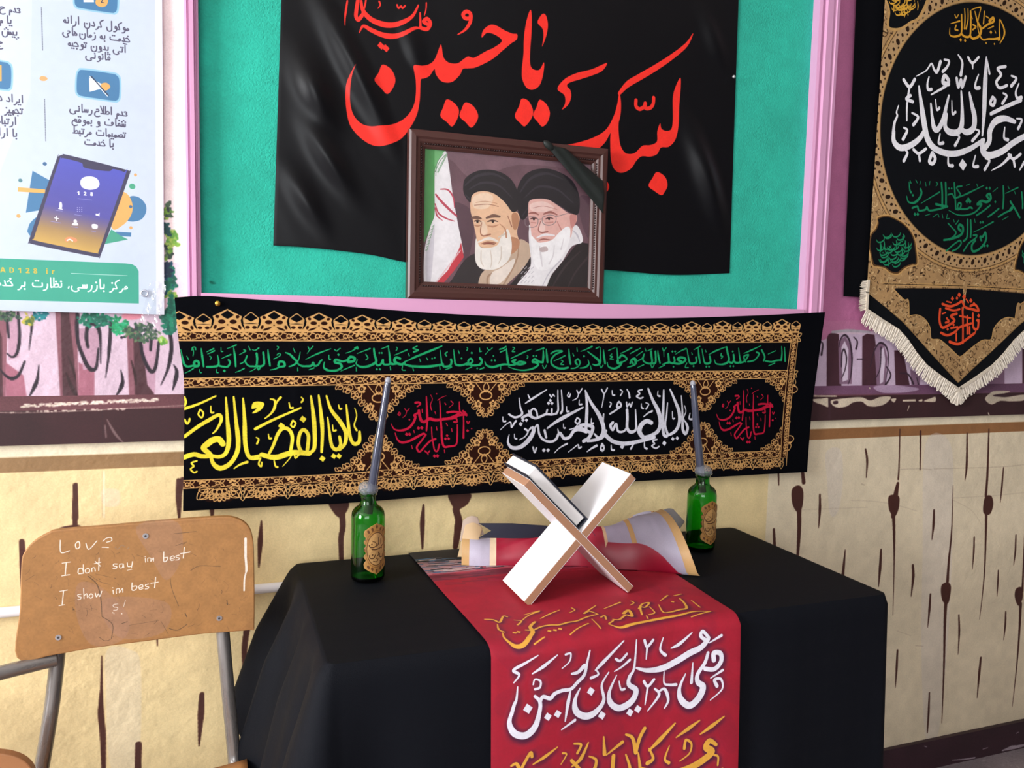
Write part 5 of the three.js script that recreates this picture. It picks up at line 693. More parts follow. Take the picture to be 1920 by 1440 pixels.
  for (let i = 0; i < path.length - 1; i++) {
    const [ax, ay] = path[i], [bx, by] = path[i + 1], l = Math.hypot(bx - ax, by - ay), tx = (bx - ax) / l, ty = (by - ay) / l; let nx = ty, ny = -tx; nx = -Math.abs(nx) * Math.sign(Xc - (ax + bx) / 2); ny = ny > 0 ? -ny : ny; const steep = i === 0 || i === 1 || i >= path.length - 3;
    const n = Math.max(2, Math.round(l / 0.0014));
    for (let k = 0; k < n; k++) {
      const s = (k + rr(0, 0.8)) / n, x = ax + (bx - ax) * s, y = ay + (by - ay) * s, len = (steep ? 0.022 : 0.036) * rr(0.86, 1.1), a = rr(-0.12, 0.12), dx = nx * Math.cos(a) - ny * Math.sin(a), dy = ny * Math.cos(a) + nx * Math.sin(a) - 0.1;
      const g2 = new THREE.CylinderGeometry(0.0018, 0.0014, len, 5, 1, true); g2.translate(0, -len / 2, 0); g2.rotateZ(Math.atan2(dx, -dy)); g2.translate(x, y, z0 + 0.0005 + rr(-0.0014, 0.003) + wave(x, y)); threads.push(g2);
    }
    const c = new THREE.BoxGeometry(l + 0.004, 0.007, 0.004); c.rotateZ(Math.atan2(by - ay, bx - ax)); c.translate((ax + bx) / 2 + nx * 0.002, (ay + by) / 2 + ny * 0.002, z0 + 0.002); braid.push(c);
  }
  for (let k = 0; k < 60; k++) { const a = lerp(-0.75, 0.75, k / 59) + rr(-0.04, 0.04), len = 0.036 * rr(0.9, 1.08), g2 = new THREE.CylinderGeometry(0.0018, 0.0014, len, 5, 1, true); g2.translate(0, -len / 2, 0); g2.rotateZ(a); g2.translate(Xc, low[low.length - 1][1], z0 + rr(-0.001, 0.003)); threads.push(g2); }
  const fr = mesh('fringe', merge(threads), std(cream, 0.9), t); fr.userData.kind = 'stuff'; fr.userData.label = 'cream thread fringe';
  mesh('fringe_braid', merge(braid), std('#dcd0bc', 0.9), t);
  // black cloth behind
  const bl = onZ(1583, 557, 0.012), bt2 = onZ(1606, 0, 0.012), by = (x) => bl.y + 0.002 - 0.004 * Math.sin((x - bl.x) * 5);
  const bg = slab(60, 40, (u, v) => { const y = lerp(2.1, bl.y, v), xl = bl.x + (bt2.x - bl.x) * (y - bl.y) / (bt2.y - bl.y), x = lerp(xl, 1.72, u); return V3(x, lerp(2.1, by(x), v), 0.012 + 0.0025 * Math.sin(x * 60) * (0.4 + 0.6 * v)); }, 0.001);
  tag(mesh('backing_cloth', bg, phys('#05060b', 0.85, { specularIntensity: 0.2, side: THREE.DoubleSide })), 'plain black cloth hanging on the pink wall behind the fringed pennant', 'cloth');
}

// ---------------------------------------------------------------- printed vinyl poster
{
  const z0 = 0.01, S = new Sheet(-1.28, -0.63, 1.22, 2.12, 1300, z0, '#c3d0e1'), g = S.g, A = [0, 0, 4], B = [0, 300, 4];
  const at = (a, x, y) => S.to(a[0] + x / a[2], a[1] + y / a[2]), unit = (a, x, y) => { const p = at(a, x, y), q = at(a, x, y + 100); return Math.hypot(p[0] - q[0], p[1] - q[1]) / 100; };
  trace(S, ...A, '#dfe4ee', 'p 1160 -400 1300 -400 1300 2400 1172 2400'); trace(S, ...A, '#cad6e6', 'p 0 -400 250 -400 230 700 -40 1400 -400 1400 -400 -400');
  const icon = (x, y) => { trace(S, ...A, '#8ec0d8', `f ${x - 168} ${y - 70} ${x - 150} ${y - 116} ${x - 110} ${y - 128} ${x + 100} ${y - 100} ${x + 150} ${y - 84} ${x + 174} ${y - 40} ${x + 172} ${y + 90} ${x + 150} ${y + 126} ${x + 110} ${y + 128} ${x - 110} ${y + 96} ${x - 156} ${y + 78} ${x - 172} ${y + 40}`); trace(S, ...A, '#3d76a3', `f ${x - 156} ${y - 66} ${x - 142} ${y - 104} ${x - 106} ${y - 114} ${x + 98} ${y - 88} ${x + 142} ${y - 72} ${x + 160} ${y - 34} ${x + 158} ${y + 84} ${x + 140} ${y + 113} ${x + 106} ${y + 115} ${x - 106} ${y + 84} ${x - 146} ${y + 68} ${x - 159} ${y + 36}`); };
  icon(735, 640); icon(720, -20); icon(-75, 555);
  trace(S, ...A, '#eef4fb', 'p 668 580 760 630 752 668 672 690;p 625 -40 700 -40 705 18 628 18'); trace(S, ...A, '#e3a65c', 'f 760 630 800 622 828 650 800 678 764 668;f 720 0 760 -40 808 -10 800 40 760 54 722 36;p -60 490 14 490 14 610 -60 610'); trace(S, ...A, '#2b3550', '10 684 572 812 716;6 770 0 762 18 782 22'); trace(S, ...A, '#eef4fb', '6 672 572 806 722');
  const T = (a, s, x, y, size, col, w, al) => { const p = at(a, x, y); penText(g, s, p[0], p[1], size * unit(a, x, y), col, w, al); }, INK = '#4a4660';
  T(A, 'موکول کردن ارائه', 722, 200, 54, INK, 1.15); T(A, 'خدمت به زمان_های', 722, 285, 54, INK, 1.15); T(A, 'آتی بدون توجیه', 728, 368, 54, INK, 1.15); T(A, 'قانونی', 732, 440, 54, INK, 1.15);
  T(A, 'عدم اطلاع_رسانی', 738, 850, 54, INK, 1.15); T(A, 'شفاف و بموقع', 740, 932, 54, INK, 1.15); T(A, 'تصمیمات مرتبط', 745, 1015, 54, INK, 1.15); T(A, 'با خدمت', 742, 1092, 54, INK, 1.15);
  T(A, 'عدم ح', 158, 100, 54, INK, 1.15, 'right'); T(A, 'یا م', 92, 180, 54, INK, 1.15, 'right'); T(A, 'پیش', 135, 268, 54, INK, 1.15, 'right'); T(A, 'ج', 22, 345, 54, INK, 1.15, 'right'); T(A, 'ایراد د', 178, 772, 54, INK, 1.15, 'right'); T(A, 'تجهیز', 172, 855, 54, INK, 1.15, 'right'); T(A, 'ارتباط', 126, 935, 54, INK, 1.15, 'right'); T(A, 'با ارا', 132, 1025, 54, INK, 1.15, 'right');
  for (const [xa, ya, xb, yb] of [[312, 60, 322, 385], [335, 745, 345, 1065]]) for (let i = 0; i < 26; i++) { const t = i / 26; trace(S, ...A, '#6c7284', `6 ${lerp(xa, xb, t)} ${lerp(ya, yb, t)} ${lerp(xa, xb, t + 0.02)} ${lerp(ya, yb, t + 0.02)}`); }
  trace(S, ...A, '#dca66a', 'f 298 588 315 572 345 578 358 594 340 608 310 606');
  // shapes behind the drawn telephone
  trace(S, ...B, '#3d76a3', 'p 245 82 385 160 330 372 195 396;f 975 275 1040 280 1090 330 1095 390 1060 445 990 462 940 440 930 340;f 210 520 230 470 290 435 300 600 240 580 208 540;p 870 538 985 545 982 575 876 570'); trace(S, ...B, '#e6a85a', 'p 135 204 340 222 340 250 135 238;f 900 240 960 260 995 340 980 420 920 490 840 512 830 300'); trace(S, ...B, '#3a9c80', 'p 780 632 960 596 900 565 835 520'); trace(S, ...B, '#35618c', 'o 16 337 30;o 13 980 350'); trace(S, ...B, '#3f9f7c', 'o 24 992 198'); trace(S, ...B, '#4c7f88', 'o 16 154 154'); trace(S, ...B, '#d8a25c', 'o 17 140 420;o 12 1016 112;o 13 982 508');
  trace(S, ...B, '#332d4d', 'f 440 -26 470 -38 520 -34 940 72 965 92 968 120 765 690 745 720 710 726 260 635 228 612 226 580 420 10');
  const ga = at(B, 640, 0), gb = at(B, 500, 690), gr = g.createLinearGradient(ga[0], ga[1], gb[0], gb[1]); gr.addColorStop(0, '#4a4fb8'); gr.addColorStop(0.55, '#4d489c'); gr.addColorStop(0.8, '#a5834e'); gr.addColorStop(1, '#d2a94e');
  trace(S, ...B, gr, 'f 460 -8 480 -12 610 22 640 60 810 84 850 68 930 90 942 110 750 660 735 690 700 696 280 608 258 590 262 565 440 20');
  trace(S, ...B, '#dfe3f2', 'f 602 170 620 135 672 122 725 138 747 178 728 212 675 224 620 208'); trace(S, ...B, '#f7f8fd', 'o 22 675 158;f 632 205 650 182 700 182 716 208 675 218');
  const word = (a, s, x, y, size, col, gap, bold = true) => { const k = unit(a, x, y), p = at(a, x, y); g.fillStyle = col; g.font = `${bold ? 'bold ' : ''}${size * k}px sans-serif`; g.textBaseline = 'alphabetic'; let cx = p[0]; for (const ch of s) { g.fillText(ch, cx, p[1]); cx += g.measureText(ch).width + gap * k; } };
  word(B, '128', 578, 264, 40, '#f2f3fb', 22); trace(S, ...B, '#7d7cc0', '5 585 290 690 302');
  trace(S, ...B, '#e6e8f6', 'f 448 320 462 318 468 345 460 372 446 360;6 440 365 470 370;p 718 402 735 405 748 395 746 425 735 418 718 416;o 14 566 460;f 542 488 552 472 580 472 586 490;f 692 482 730 486 730 514 694 512;6 410 435 440 440;6 425 420 424 456'); for (let i = 0; i < 9; i++) trace(S, ...B, '#a9a6da', `o 4 ${582 + (i % 3) * 16} ${358 + Math.floor(i / 3) * 14}`); trace(S, ...B, '#8886c4', '4 418 378 470 384;4 560 410 615 418;4 380 460 460 474;4 538 500 585 508;4 685 532 720 540');
  trace(S, ...B, '#f08a5c', 'f 488 600 510 578 560 584 580 604 562 618 548 604 520 602 506 616'); trace(S, ...B, '#ffe6d8', '10 505 604 525 596 545 608');
  trace(S, ...B, '#2f9f86', 'p -700 700 0 738 940 776 990 782 1022 800 1040 835 1042 1076 -700 1030'); word(B, 'AD128 ir', 2, 842, 56, '#c9b13e', 20); trace(S, ...B, '#bfe3dc', '4 535 850 955 868'); T(B, 'مرکز بازرسی، نظارت بر خدمات', 958, 968, 66, '#f2fbfa', 0.95, 'right');
  S.grain(0.025, 20, 101);
  const tr = onZ(304, 0, z0), br = onZ(308, 590, z0), b0 = onZ(0, 582, z0), ex = (y) => tr.x + (br.x - tr.x) * (y - tr.y) / (br.y - tr.y);
  const t = thing('vinyl_poster', 'pale blue printed vinyl poster with a drawn telephone and green footer', 'poster', V3(0, 0, 0));
  mesh('sheet', slab(50, 60, (u, v) => { const y = lerp(2.1, br.y, v), x = lerp(-1.26, ex(y), u), yy = lerp(2.1, lerp(b0.y, br.y, clamp((x - b0.x) / (br.x - b0.x), -1, 1)), v); return V3(x, yy, z0 - 0.002 + 0.004 * fbm(x * 5, y * 4, 103) + 0.0015 * Math.sin(x * 11 + y * 3)); }, 0.0008, (p) => S.uv(p)), phys('#ffffff', 0.42, { map: S.tex(), side: THREE.DoubleSide }), t);
  const e = onZ(271, 550, z0 + 0.002); mesh('eyelet', new THREE.TorusGeometry(0.0055, 0.0014, 8, 20).translate(e.x, e.y, z0 + 0.0025), std('#c8ccd6', 0.3, { metalness: 0.9 }), t);
  const ta = [onZ(283, 523, 0.02), onZ(311, 535, 0.02), onZ(262, 600, 0.02), onZ(302, 642, 0.02)];
  const tp = mesh('clear_tape', slab(14, 20, (u, v) => { const a = ta[0].clone().lerp(ta[1], u), b = ta[2].clone().lerp(ta[3], u), p = a.lerp(b, v); p.z = 0.0145 + 0.002 * Math.sin(u * 14 + v * 5) + 0.0015 * Math.sin(v * 17 - u * 6); return p; }, 0.0004), phys('#ffffff', 0.12, { transmission: 1, thickness: 0, ior: 1.45, side: THREE.DoubleSide }), t); tp.userData.label = 'crumpled clear adhesive tape on the corner';
}
// ---------------------------------------------------------------- table, black cloth, red runner
const TX0 = -0.421, TX1 = 0.597, TZ0 = 0.034, TZ1 = 0.512, TH = 0.75;
{
  const t = thing('table', 'small rectangular table hidden under the black cloth', 'table', V3((TX0 + TX1) / 2, 0, (TZ0 + TZ1) / 2)), w = TX1 - TX0, d = TZ1 - TZ0, wood = std('#7a5a3c', 0.6);
  mesh('tabletop', box(w - 0.008, 0.024, d - 0.008, 0, TH - 0.014, 0, 0.003), wood, t);
  mesh('apron', merge([box(w - 0.12, 0.07, 0.018, 0, TH - 0.061, d / 2 - 0.05), box(w - 0.12, 0.07, 0.018, 0, TH - 0.061, -d / 2 + 0.05)]), wood, t);
  for (const sx of [-1, 1]) for (const sz of [-1, 1]) mesh('leg', box(0.04, TH - 0.026, 0.04, sx * (w / 2 - 0.05), (TH - 0.026) / 2, sz * (d / 2 - 0.05), 0.003), std('#5e4630', 0.6), t);
}
{
  // perimeter of the top with rounded corners, then the drop
  const r = 0.014, pts = [], arc = (cx, cz, a0, n = 8) => { for (let i = 0; i <= n; i++) { const a = a0 + i / n * Math.PI / 2; pts.push([cx + r * Math.cos(a), cz + r * Math.sin(a), Math.cos(a), Math.sin(a)]); } }, seg = (x0, z0, x1, z1, nx, nz, n) => { for (let i = 1; i < n; i++) pts.push([lerp(x0, x1, i / n), lerp(z0, z1, i / n), nx, nz]); };
  arc(TX1 - r, TZ1 - r, 0); seg(TX1 - r, TZ1, TX0 + r, TZ1, 0, 1, 90); arc(TX0 + r, TZ1 - r, Math.PI / 2); seg(TX0, TZ1 - r, TX0, TZ0 + r, -1, 0, 60); arc(TX0 + r, TZ0 + r, Math.PI); seg(TX0 + r, TZ0, TX1 - r, TZ0, 0, -1, 60); arc(TX1 - r, TZ0 + r, -Math.PI / 2); seg(TX1, TZ0 + r, TX1, TZ1 - r, 1, 0, 40);
  const N = pts.length, top = TH + 0.002, rings = [], cx = (TX0 + TX1) / 2, cz = (TZ0 + TZ1) / 2;
  for (const k of [0.02, 0.3, 0.55, 0.75, 0.88, 0.95, 0.985]) rings.push(pts.map(([x, z]) => { const X = cx + (x - cx) * k, Z = cz + (z - cz) * k; return V3(X, top + 0.0007 * (fbm(X * 9, Z * 14, 5) - 0.5) * (k < 0.97 ? 1 : 0), Z); }));
  const ROWS = 34;
  for (let j = 0; j <= ROWS; j++) rings.push(pts.map(([x, z, nx, nz]) => {
    const t = j / ROWS, left = Math.max(0, -nx), front = Math.max(0, nz), back = Math.max(0, -nz), right = Math.max(0, nx), zz = (z - TZ0) / (TZ1 - TZ0);
    let drop = 0.60; drop = lerp(drop, lerp(0.28, 0.6, clamp((zz - 0.05) / 0.3, 0, 1)), left); drop = lerp(drop, 0.3, back);
    const y = t * drop, e = 1 - Math.exp(-y / 0.005), out0 = 0.006 * e;
    const fl = Math.min(y, 0.27 + 0.25 * (y - 0.27)), leftFlare = 0.36 * fl * lerp(1.0, 0.5, zz) + (0.022 * (1 - 0.5 * zz) * Math.sin(zz * 19 + 1.4) + 0.005 * Math.sin(zz * 43)) * Math.min(1, y * 8);
    const frontFlare = 0.035 * y + 0.006 * Math.sin(x * 19 + 1) * Math.min(1, y * 3) + 0.003 * Math.sin(x * 41) * y * 2;
    const cornerFL = Math.exp(-(((x - TX0) / 0.05) ** 2 + ((z - TZ1) / 0.05) ** 2));
    const rf = 0.02 * y + 0.003 * Math.sin(z * 30) * y, bf = Math.min(0.02, 0.02 * y);
    const o = out0 + left * leftFlare + front * frontFlare + right * rf + back * bf + cornerFL * 0.03 * Math.min(1, y * 4);
    return V3(x + nx * o, top - y, z + nz * o);
  }));
  const pos = [], idx = [], uv = []; rings.forEach((R, j) => R.forEach((p, i) => { pos.push(p.x, p.y, Math.max(0.02, p.z)); uv.push(p.x * 3, (p.z + p.y) * 3); }));
  for (let j = 0; j < rings.length - 1; j++) for (let i = 0; i < N; i++) { const a = j * N + i, b = j * N + (i + 1) % N, c = a + N, d = b + N; idx.push(a, d, b, a, c, d); }
  const cIdx = pos.length / 3; pos.push(cx, top, cz); uv.push(cx * 3, cz * 3); for (let i = 0; i < N; i++) idx.push(cIdx, i, (i + 1) % N);
  const g = new THREE.BufferGeometry(); g.setAttribute('position', new THREE.Float32BufferAttribute(pos, 3)); g.setAttribute('uv', new THREE.Float32BufferAttribute(uv, 2)); g.setIndex(idx); g.computeVertexNormals();
  const weave = noiseTex(256, 90, 0, 255, 27, 1.6); weave.repeat.set(8, 8);
  tag(mesh('tablecloth', g, phys('#080b13', 0.7, { specularIntensity: 0.3, bumpMap: weave, bumpScale: 0.0004, side: THREE.DoubleSide })), 'black cloth draped over the table down to the floor', 'tablecloth');
}
const RUN_Y = TH + 0.0045, RUN_Z = TZ1 + 0.02;
{
  const zb = 0.036, zf = TZ1 + 0.006, len = zf - zb, x0 = -0.196, x1 = 0.274;
  const S = new Sheet(x0, x1, -(len + 0.46), 0, 1000, 0, '#a40e2a', (px, py) => { const p = onY(px, py, RUN_Y); if (p.z < zf + 0.002) return [p.x, -(p.z - zb)]; const q = onZ(px, py, RUN_Z); return [q.x, -(len + RUN_Y - q.y)]; }), g = S.g;
  const R = [880, 1040, 3.5556], K = [760, 1020, 7.2];
  const rect = (a, b, c, d, col) => { const p = S.m(a, b), q = S.m(c, d); g.fillStyle = col; g.fillRect(p[0], p[1], q[0] - p[0], q[1] - p[1]); };
  rect(x0, 0, x1, -0.07, '#17161e'); rect(x0, -0.07, x1, -0.125, '#b98a90'); rect(x0, -0.125, x1, -0.15, '#b8525e'); rect(x0, -0.15, x1, -0.18, '#6e1a30');
  seedState = 515; for (let i = 0; i < 420; i++) { const x = rr(x0, x1), y = -rr(0.05, 0.14), l = rr(0.01, 0.06), p = S.m(x, y), q = S.m(x + l, y + rr(-0.008, 0.004)); g.strokeStyle = ['#191820', '#2b2a34', '#8a8794', '#b9b3ba', '#4f7ea6', '#3c6690', '#d3c0c0', '#3a2f38'][i % 8]; g.lineWidth = rr(2, 9); g.beginPath(); g.moveTo(...p); g.quadraticCurveTo((p[0] + q[0]) / 2, p[1] - rr(-8, 8), ...q); g.stroke(); }
  for (let i = 0; i < 90; i++) { const x = rr(x0, x1), y = -rr(0.14, 0.21), l = rr(0.02, 0.08), p = S.m(x, y), q = S.m(x + l, y - 0.006); g.globalAlpha = 0.35; g.strokeStyle = ['#7c1d38', '#c0506a', '#551628', '#a8243e'][i % 4]; g.lineWidth = rr(6, 18); g.beginPath(); g.moveTo(...p); g.lineTo(...q); g.stroke(); } g.globalAlpha = 1;
  for (let i = 0; i < 60; i++) { const p = S.m(rr(x0, x1), -rr(0.2, 0.9)); g.globalAlpha = 0.1; g.fillStyle = i % 2 ? '#5a0f33' : '#d6294c'; g.beginPath(); g.ellipse(p[0], p[1], rr(30, 110), rr(20, 60), rr(0, 3), 0, 7); g.fill(); } g.globalAlpha = 1;
  // dark printed outline around the writing, then the writing
  const soft = (col, w, ...sets) => { for (const [a, tx] of sets) { g.shadowColor = 'rgba(70,8,48,0.85)'; g.shadowBlur = w; g.shadowOffsetX = 4; g.shadowOffsetY = 6; trace(S, ...a, '#5d0f3a', tx); g.shadowColor = 'rgba(0,0,0,0)'; } for (const [a, tx] of sets) trace(S, ...a, col, tx); };
  soft('#e6a93e', 16, [R, RUN_GOLD], [R, RUN_GOLD2]); soft('#eceaf5', 20, [R, RUN_WHITE]);
  const st = S.m(x0 + 0.013, 0)[0]; g.strokeStyle = '#7c0d22'; g.lineWidth = 2; g.beginPath(); g.moveTo(st, 0); g.lineTo(st, S.c.height); g.stroke();
  S.grain(0.07, 6, 111);
  const total = len + 0.44, rad = 0.014, geo = slab(40, 120, (u, v) => {
    const s = v * total; let z, y; const flat = len - rad;
    if (s < flat) { z = zb + s; y = RUN_Y; } else if (s < flat + rad * 1.571) { const a = (s - flat) / rad; z = zb + flat + rad * Math.sin(a) + 0.008 * a / 1.571; y = RUN_Y - rad * (1 - Math.cos(a)); } else { const d = s - flat - rad * 1.571; z = zb + flat + rad + 0.008 + 0.045 * d + 0.003 * Math.sin(u * 7 + d * 5); y = RUN_Y - rad - d; }
    const xa = lerp(-0.194, -0.178, clamp(s / len, 0, 1)), xb = lerp(0.279, 0.264, clamp(s / len, 0, 1)); return V3(lerp(xa, xb, u), y + (s < flat ? 0.0008 * (1 + Math.sin(u * 15 + s * 20)) : 0), z);
  }, 0.0012, (p, u, v) => [u * (lerp(-0.178, 0.264, 1) - -0.178) / (x1 - x0) + (-0.178 - x0) / (x1 - x0), 1 - v * total / (len + 0.46)], V3(0, -0.7, -0.7));
  tag(mesh('table_runner', geo, phys('#ffffff', 0.7, { map: S.tex(), side: THREE.DoubleSide })), 'red printed cloth with gold and white calligraphy hanging over the table front', 'runner');
}

// ---------------------------------------------------------------- folding book stand and the book on it
{
  const y0 = RUN_Y + 0.0035, b1 = onY(931, 1092, y0), b2 = onY(986, 1131, y0), a2 = onY(1180, 1110, y0);
  const ax = V3(a2.x - b2.x, 0, a2.z - b2.z).normalize(), dz = V3(-ax.z, 0, ax.x), depth = Math.abs(b2.clone().sub(b1).dot(dz)) * 1.0;
  const front = dz.z > 0 ? dz : dz.clone().negate();              // towards the viewer
  const P = (px, py) => onPlane(px, py, b2, front);                // points in the front plane
  const flat = (p) => [p.clone().sub(b2).dot(ax), p.y];
  const aTop = flat(P(988, 905)), aBot = flat(P(1183, 1106)), bTop = flat(P(1188, 893)), bBot = flat(P(988, 1133));
  const R = thing('book_stand', 'white folding cross-legged book stand with bare board edges on the red runner', 'book stand', V3(b2.x, y0, b2.z)); R.rotation.y = Math.atan2(-ax.z, ax.x);
  const mdf = std('#a97d60', 0.8), white = phys('#f2f1f4', 0.35), th = 0.014;
  const bar = (p, q, off) => {                                     // p, q: the two ends of the front edge's middle line in the plane
    const dx = q[0] - p[0], dy = q[1] - p[1], l = Math.hypot(dx, dy), a = Math.atan2(dy, dx), panel = mesh('panel', box(l, th, depth - off * 2, 0, 0, 0, 0.0012), mdf, R);
    panel.position.set((p[0] + q[0]) / 2, (p[1] + q[1]) / 2 - y0, -depth / 2); panel.rotation.z = a;
    for (const s of [-1, 1]) mesh('laminate', box(l - 0.001, 0.0008, depth - off * 2 - 0.0006, 0, s * (th / 2 + 0.0001), 0), white, panel); return panel;
  };
  const n = (p, q, k) => { const dx = q[0] - p[0], dy = q[1] - p[1], l = Math.hypot(dx, dy); return [[p[0] - dy / l * k, p[1] + dx / l * k], [q[0] - dy / l * k, q[1] + dx / l * k]]; };
  bar(aTop, aBot, 0); bar(bTop, bBot, 0.0008);
  // book lying against the upper arm
  const dx = aBot[0] - aTop[0], dy = aBot[1] - aTop[1], l = Math.hypot(dx, dy), ang = Math.atan2(dy, dx);
  const bk = thing('book', 'thick book with dark covers and white page edges resting in the book stand', 'book', V3(0, 0, 0));
  const L = l * 0.47, W = depth * 1.02, T = 0.026, c = [aTop[0] + dx / l * (L / 2 - 0.002) - dy / l * 0, aTop[1] + dy / l * (L / 2 - 0.002)];
  const up = [-dy / l, dx / l]; const s = up[1] > 0 ? 1 : -1, lift = th / 2 + 0.0014;
  bk.position.copy(b2).addScaledVector(ax, c[0] + s * up[0] * lift).addScaledVector(front, -0.014); bk.position.y = c[1] + s * up[1] * lift; bk.quaternion.setFromEuler(new THREE.Euler(0, R.rotation.y, 0)).multiply(new THREE.Quaternion().setFromAxisAngle(V3(0, 0, 1), ang));
  const cover = std('#1d2230', 0.5), pg = new Sheet(0, 1, 0, 0.25, 512, 0, '#f0eeee'); for (let i = 0; i < 60; i++) { pg.g.fillStyle = i % 2 ? '#d9d5d2' : '#fbfafa'; pg.g.fillRect(0, i * 2.13, 512, 1); }
  mesh('back_cover', box(L + 0.004, 0.0028, W + 0.004, 0, 0.0014, -W / 2, 0.0008), cover, bk);
  mesh('page_block', box(L - 0.003, T - 0.006, W - 0.002, -0.001, T / 2, -W / 2, 0.0015), std('#ffffff', 0.8, { map: pg.tex() }), bk);
  mesh('front_cover', box(L + 0.004, 0.0028, W + 0.004, 0, T - 0.0014, -W / 2, 0.0008), cover, bk);
  mesh('spine', box(0.0028, T, W + 0.004, L / 2 + 0.002, T / 2, -W / 2, 0.0008), cover, bk);
}

// ---------------------------------------------------------------- green bottles with tapers
function bottle(px, py, lean, label, tagTurn, candleLabel, tip) {
  const p = onY(px, py, TH + 0.0035), B = thing('glass_bottle', label, 'bottle', p, 'bottles used as candle holders');
  const o = [[0, 0], [0.026, 0], [0.03, 0.003], [0.0312, 0.008], [0.0312, 0.108], [0.031, 0.12], [0.0292, 0.1285], [0.0245, 0.135], [0.0185, 0.139], [0.0148, 0.144], [0.0138, 0.158], [0.0162, 0.1595], [0.0162, 0.166], [0.015, 0.1675], [0.0118, 0.1675]], i = [[0.0118, 0.144], [0.0165, 0.137], [0.022, 0.133], [0.0268, 0.127], [0.0288, 0.119], [0.029, 0.107], [0.029, 0.01], [0.026, 0.006], [0.008, 0.0085], [0, 0.009]];
  const bm = mesh('body', new THREE.LatheGeometry([...o, ...i].map(([x, y]) => new THREE.Vector2(x, y)), 56), phys(new THREE.Color(0.5, 0.9, 0.48), 0.04, { transmission: 1, thickness: 0.003, ior: 1.5, attenuationColor: new THREE.Color(0.03, 0.5, 0.04), attenuationDistance: 0.0045, side: THREE.DoubleSide }), B); bm.userData.label = 'green glass body';
  // carved wooden tag bent round the glass
  const S = new Sheet(0, 0.06, 0, 0.1, 360, 0, '#a4763a'), g = S.g, lw = 360 / 0.06; seedState = 31;
  const X = (u) => 180 + u * 180, Y = (v) => v * S.c.height; g.fillStyle = '#bd9258'; g.beginPath(); g.ellipse(180, S.c.height / 2, 118, 190, 0, 0, 7); g.fill(); g.strokeStyle = '#5f3714'; g.lineWidth = 9; g.stroke(); g.lineWidth = 4; g.beginPath(); g.ellipse(180, S.c.height / 2, 138, 214, 0, 0, 7); g.stroke();
  g.fillStyle = '#5f3714'; for (const [u, v] of [[0, 0.07], [0, 0.93], [-0.3, 0.12], [0.3, 0.12], [-0.3, 0.88], [0.3, 0.88], [-0.55, 0.16], [0.55, 0.16], [-0.55, 0.84], [0.55, 0.84], [-0.82, 0.3], [0.82, 0.3], [-0.82, 0.7], [0.82, 0.7], [-0.85, 0.5], [0.85, 0.5]]) { g.beginPath(); g.ellipse(X(u), Y(v), 14, 22, u, 0, 7); g.fill(); }
  const st = (w, ...q) => { g.lineWidth = w; g.strokeStyle = '#4f2c0e'; g.lineCap = 'round'; g.beginPath(); smooth(Array.from({ length: q.length / 2 }, (_, k) => [q[2 * k], q[2 * k + 1]]), false, 6).forEach((a, k) => (k ? g.lineTo(...a) : g.moveTo(...a))); g.stroke(); };
  st(13, 90, 250, 100, 272, 140, 278, 180, 262); st(9, 130, 210, 160, 222, 190, 262, 200, 240); st(12, 120, 300, 170, 306, 230, 294, 268, 262); st(8, 200, 170, 205, 250); st(8, 235, 190, 238, 250); st(12, 92, 370, 100, 400, 140, 405, 160, 370); st(10, 200, 340, 210, 370, 190, 380); st(11, 220, 360, 225, 400, 262, 400, 268, 370); st(10, 140, 440, 180, 450, 200, 420); for (const [x, y] of [[120, 240], [130, 365], [180, 410], [235, 450], [250, 300]]) { g.beginPath(); g.arc(x, y, 9, 0, 7); g.fill(); } S.grain(0.2, 14, 121);
  const scal = (v) => { const e = Math.abs(v - 0.5) * 2; let w = e > 0.72 ? lerp(0.86, 0.0, Math.pow((e - 0.72) / 0.28, 0.75)) : 0.74; w += 0.1 * Math.max(0, 1 - Math.abs(e - 0.7) / 0.1) + 0.14 * Math.pow(Math.abs(Math.sin(v * 22)), 1.6) - 0.03; return w; };
  const dir = Math.atan2(EYE.x - p.x, EYE.z - p.z) + tagTurn, rad = 0.0318;
  const tg = mesh('wooden_tag', slab(30, 64, (u, v) => { const w = scal(v) * 0.027, a = dir + (u * 2 - 1) * w / rad; return V3(Math.sin(a) * (rad + 0.0012), 0.113 - v * 0.096, Math.cos(a) * (rad + 0.0012)); }, 0.0011, (q, u, v) => [0.5 + (u - 0.5) * scal(v), 1 - v], V3(-Math.sin(dir), 0, -Math.cos(dir))), std('#ffffff', 0.55, { map: S.tex(), side: THREE.DoubleSide }), B); tg.userData.label = 'carved wooden tag with script';
  // film around the neck
  const fg = new THREE.SphereGeometry(0.019, 26, 18); { const P = fg.attributes.position; for (let k = 0; k < P.count; k++) { const v = V3(P.getX(k), P.getY(k), P.getZ(k)), m = 1 + 0.32 * (fbm(v.x * 160 + 5, v.y * 160 + v.z * 130, 131) - 0.5); P.setXYZ(k, v.x * m, v.y * m * 0.75, v.z * m); } fg.computeVertexNormals(); } fg.translate(0, 0.17, 0);
  const film = mesh('plastic_film', fg, phys('#e6ebf4', 0.16, { transmission: 0.85, thickness: 0, ior: 1.3, side: THREE.DoubleSide }), B); film.userData.label = 'crumpled clear film around the neck';
  // the taper
  const foot = V3(p.x, p.y + 0.125, p.z), end = onPlane(tip[0], tip[1], p, V3(EYE.x - p.x, 0, EYE.z - p.z).normalize()), ln = end.distanceTo(foot);
  const C = thing('taper_candle', candleLabel, 'candle', foot, 'tapers in the bottles'); C.quaternion.setFromUnitVectors(V3(0, 1, 0), end.clone().sub(foot).normalize());
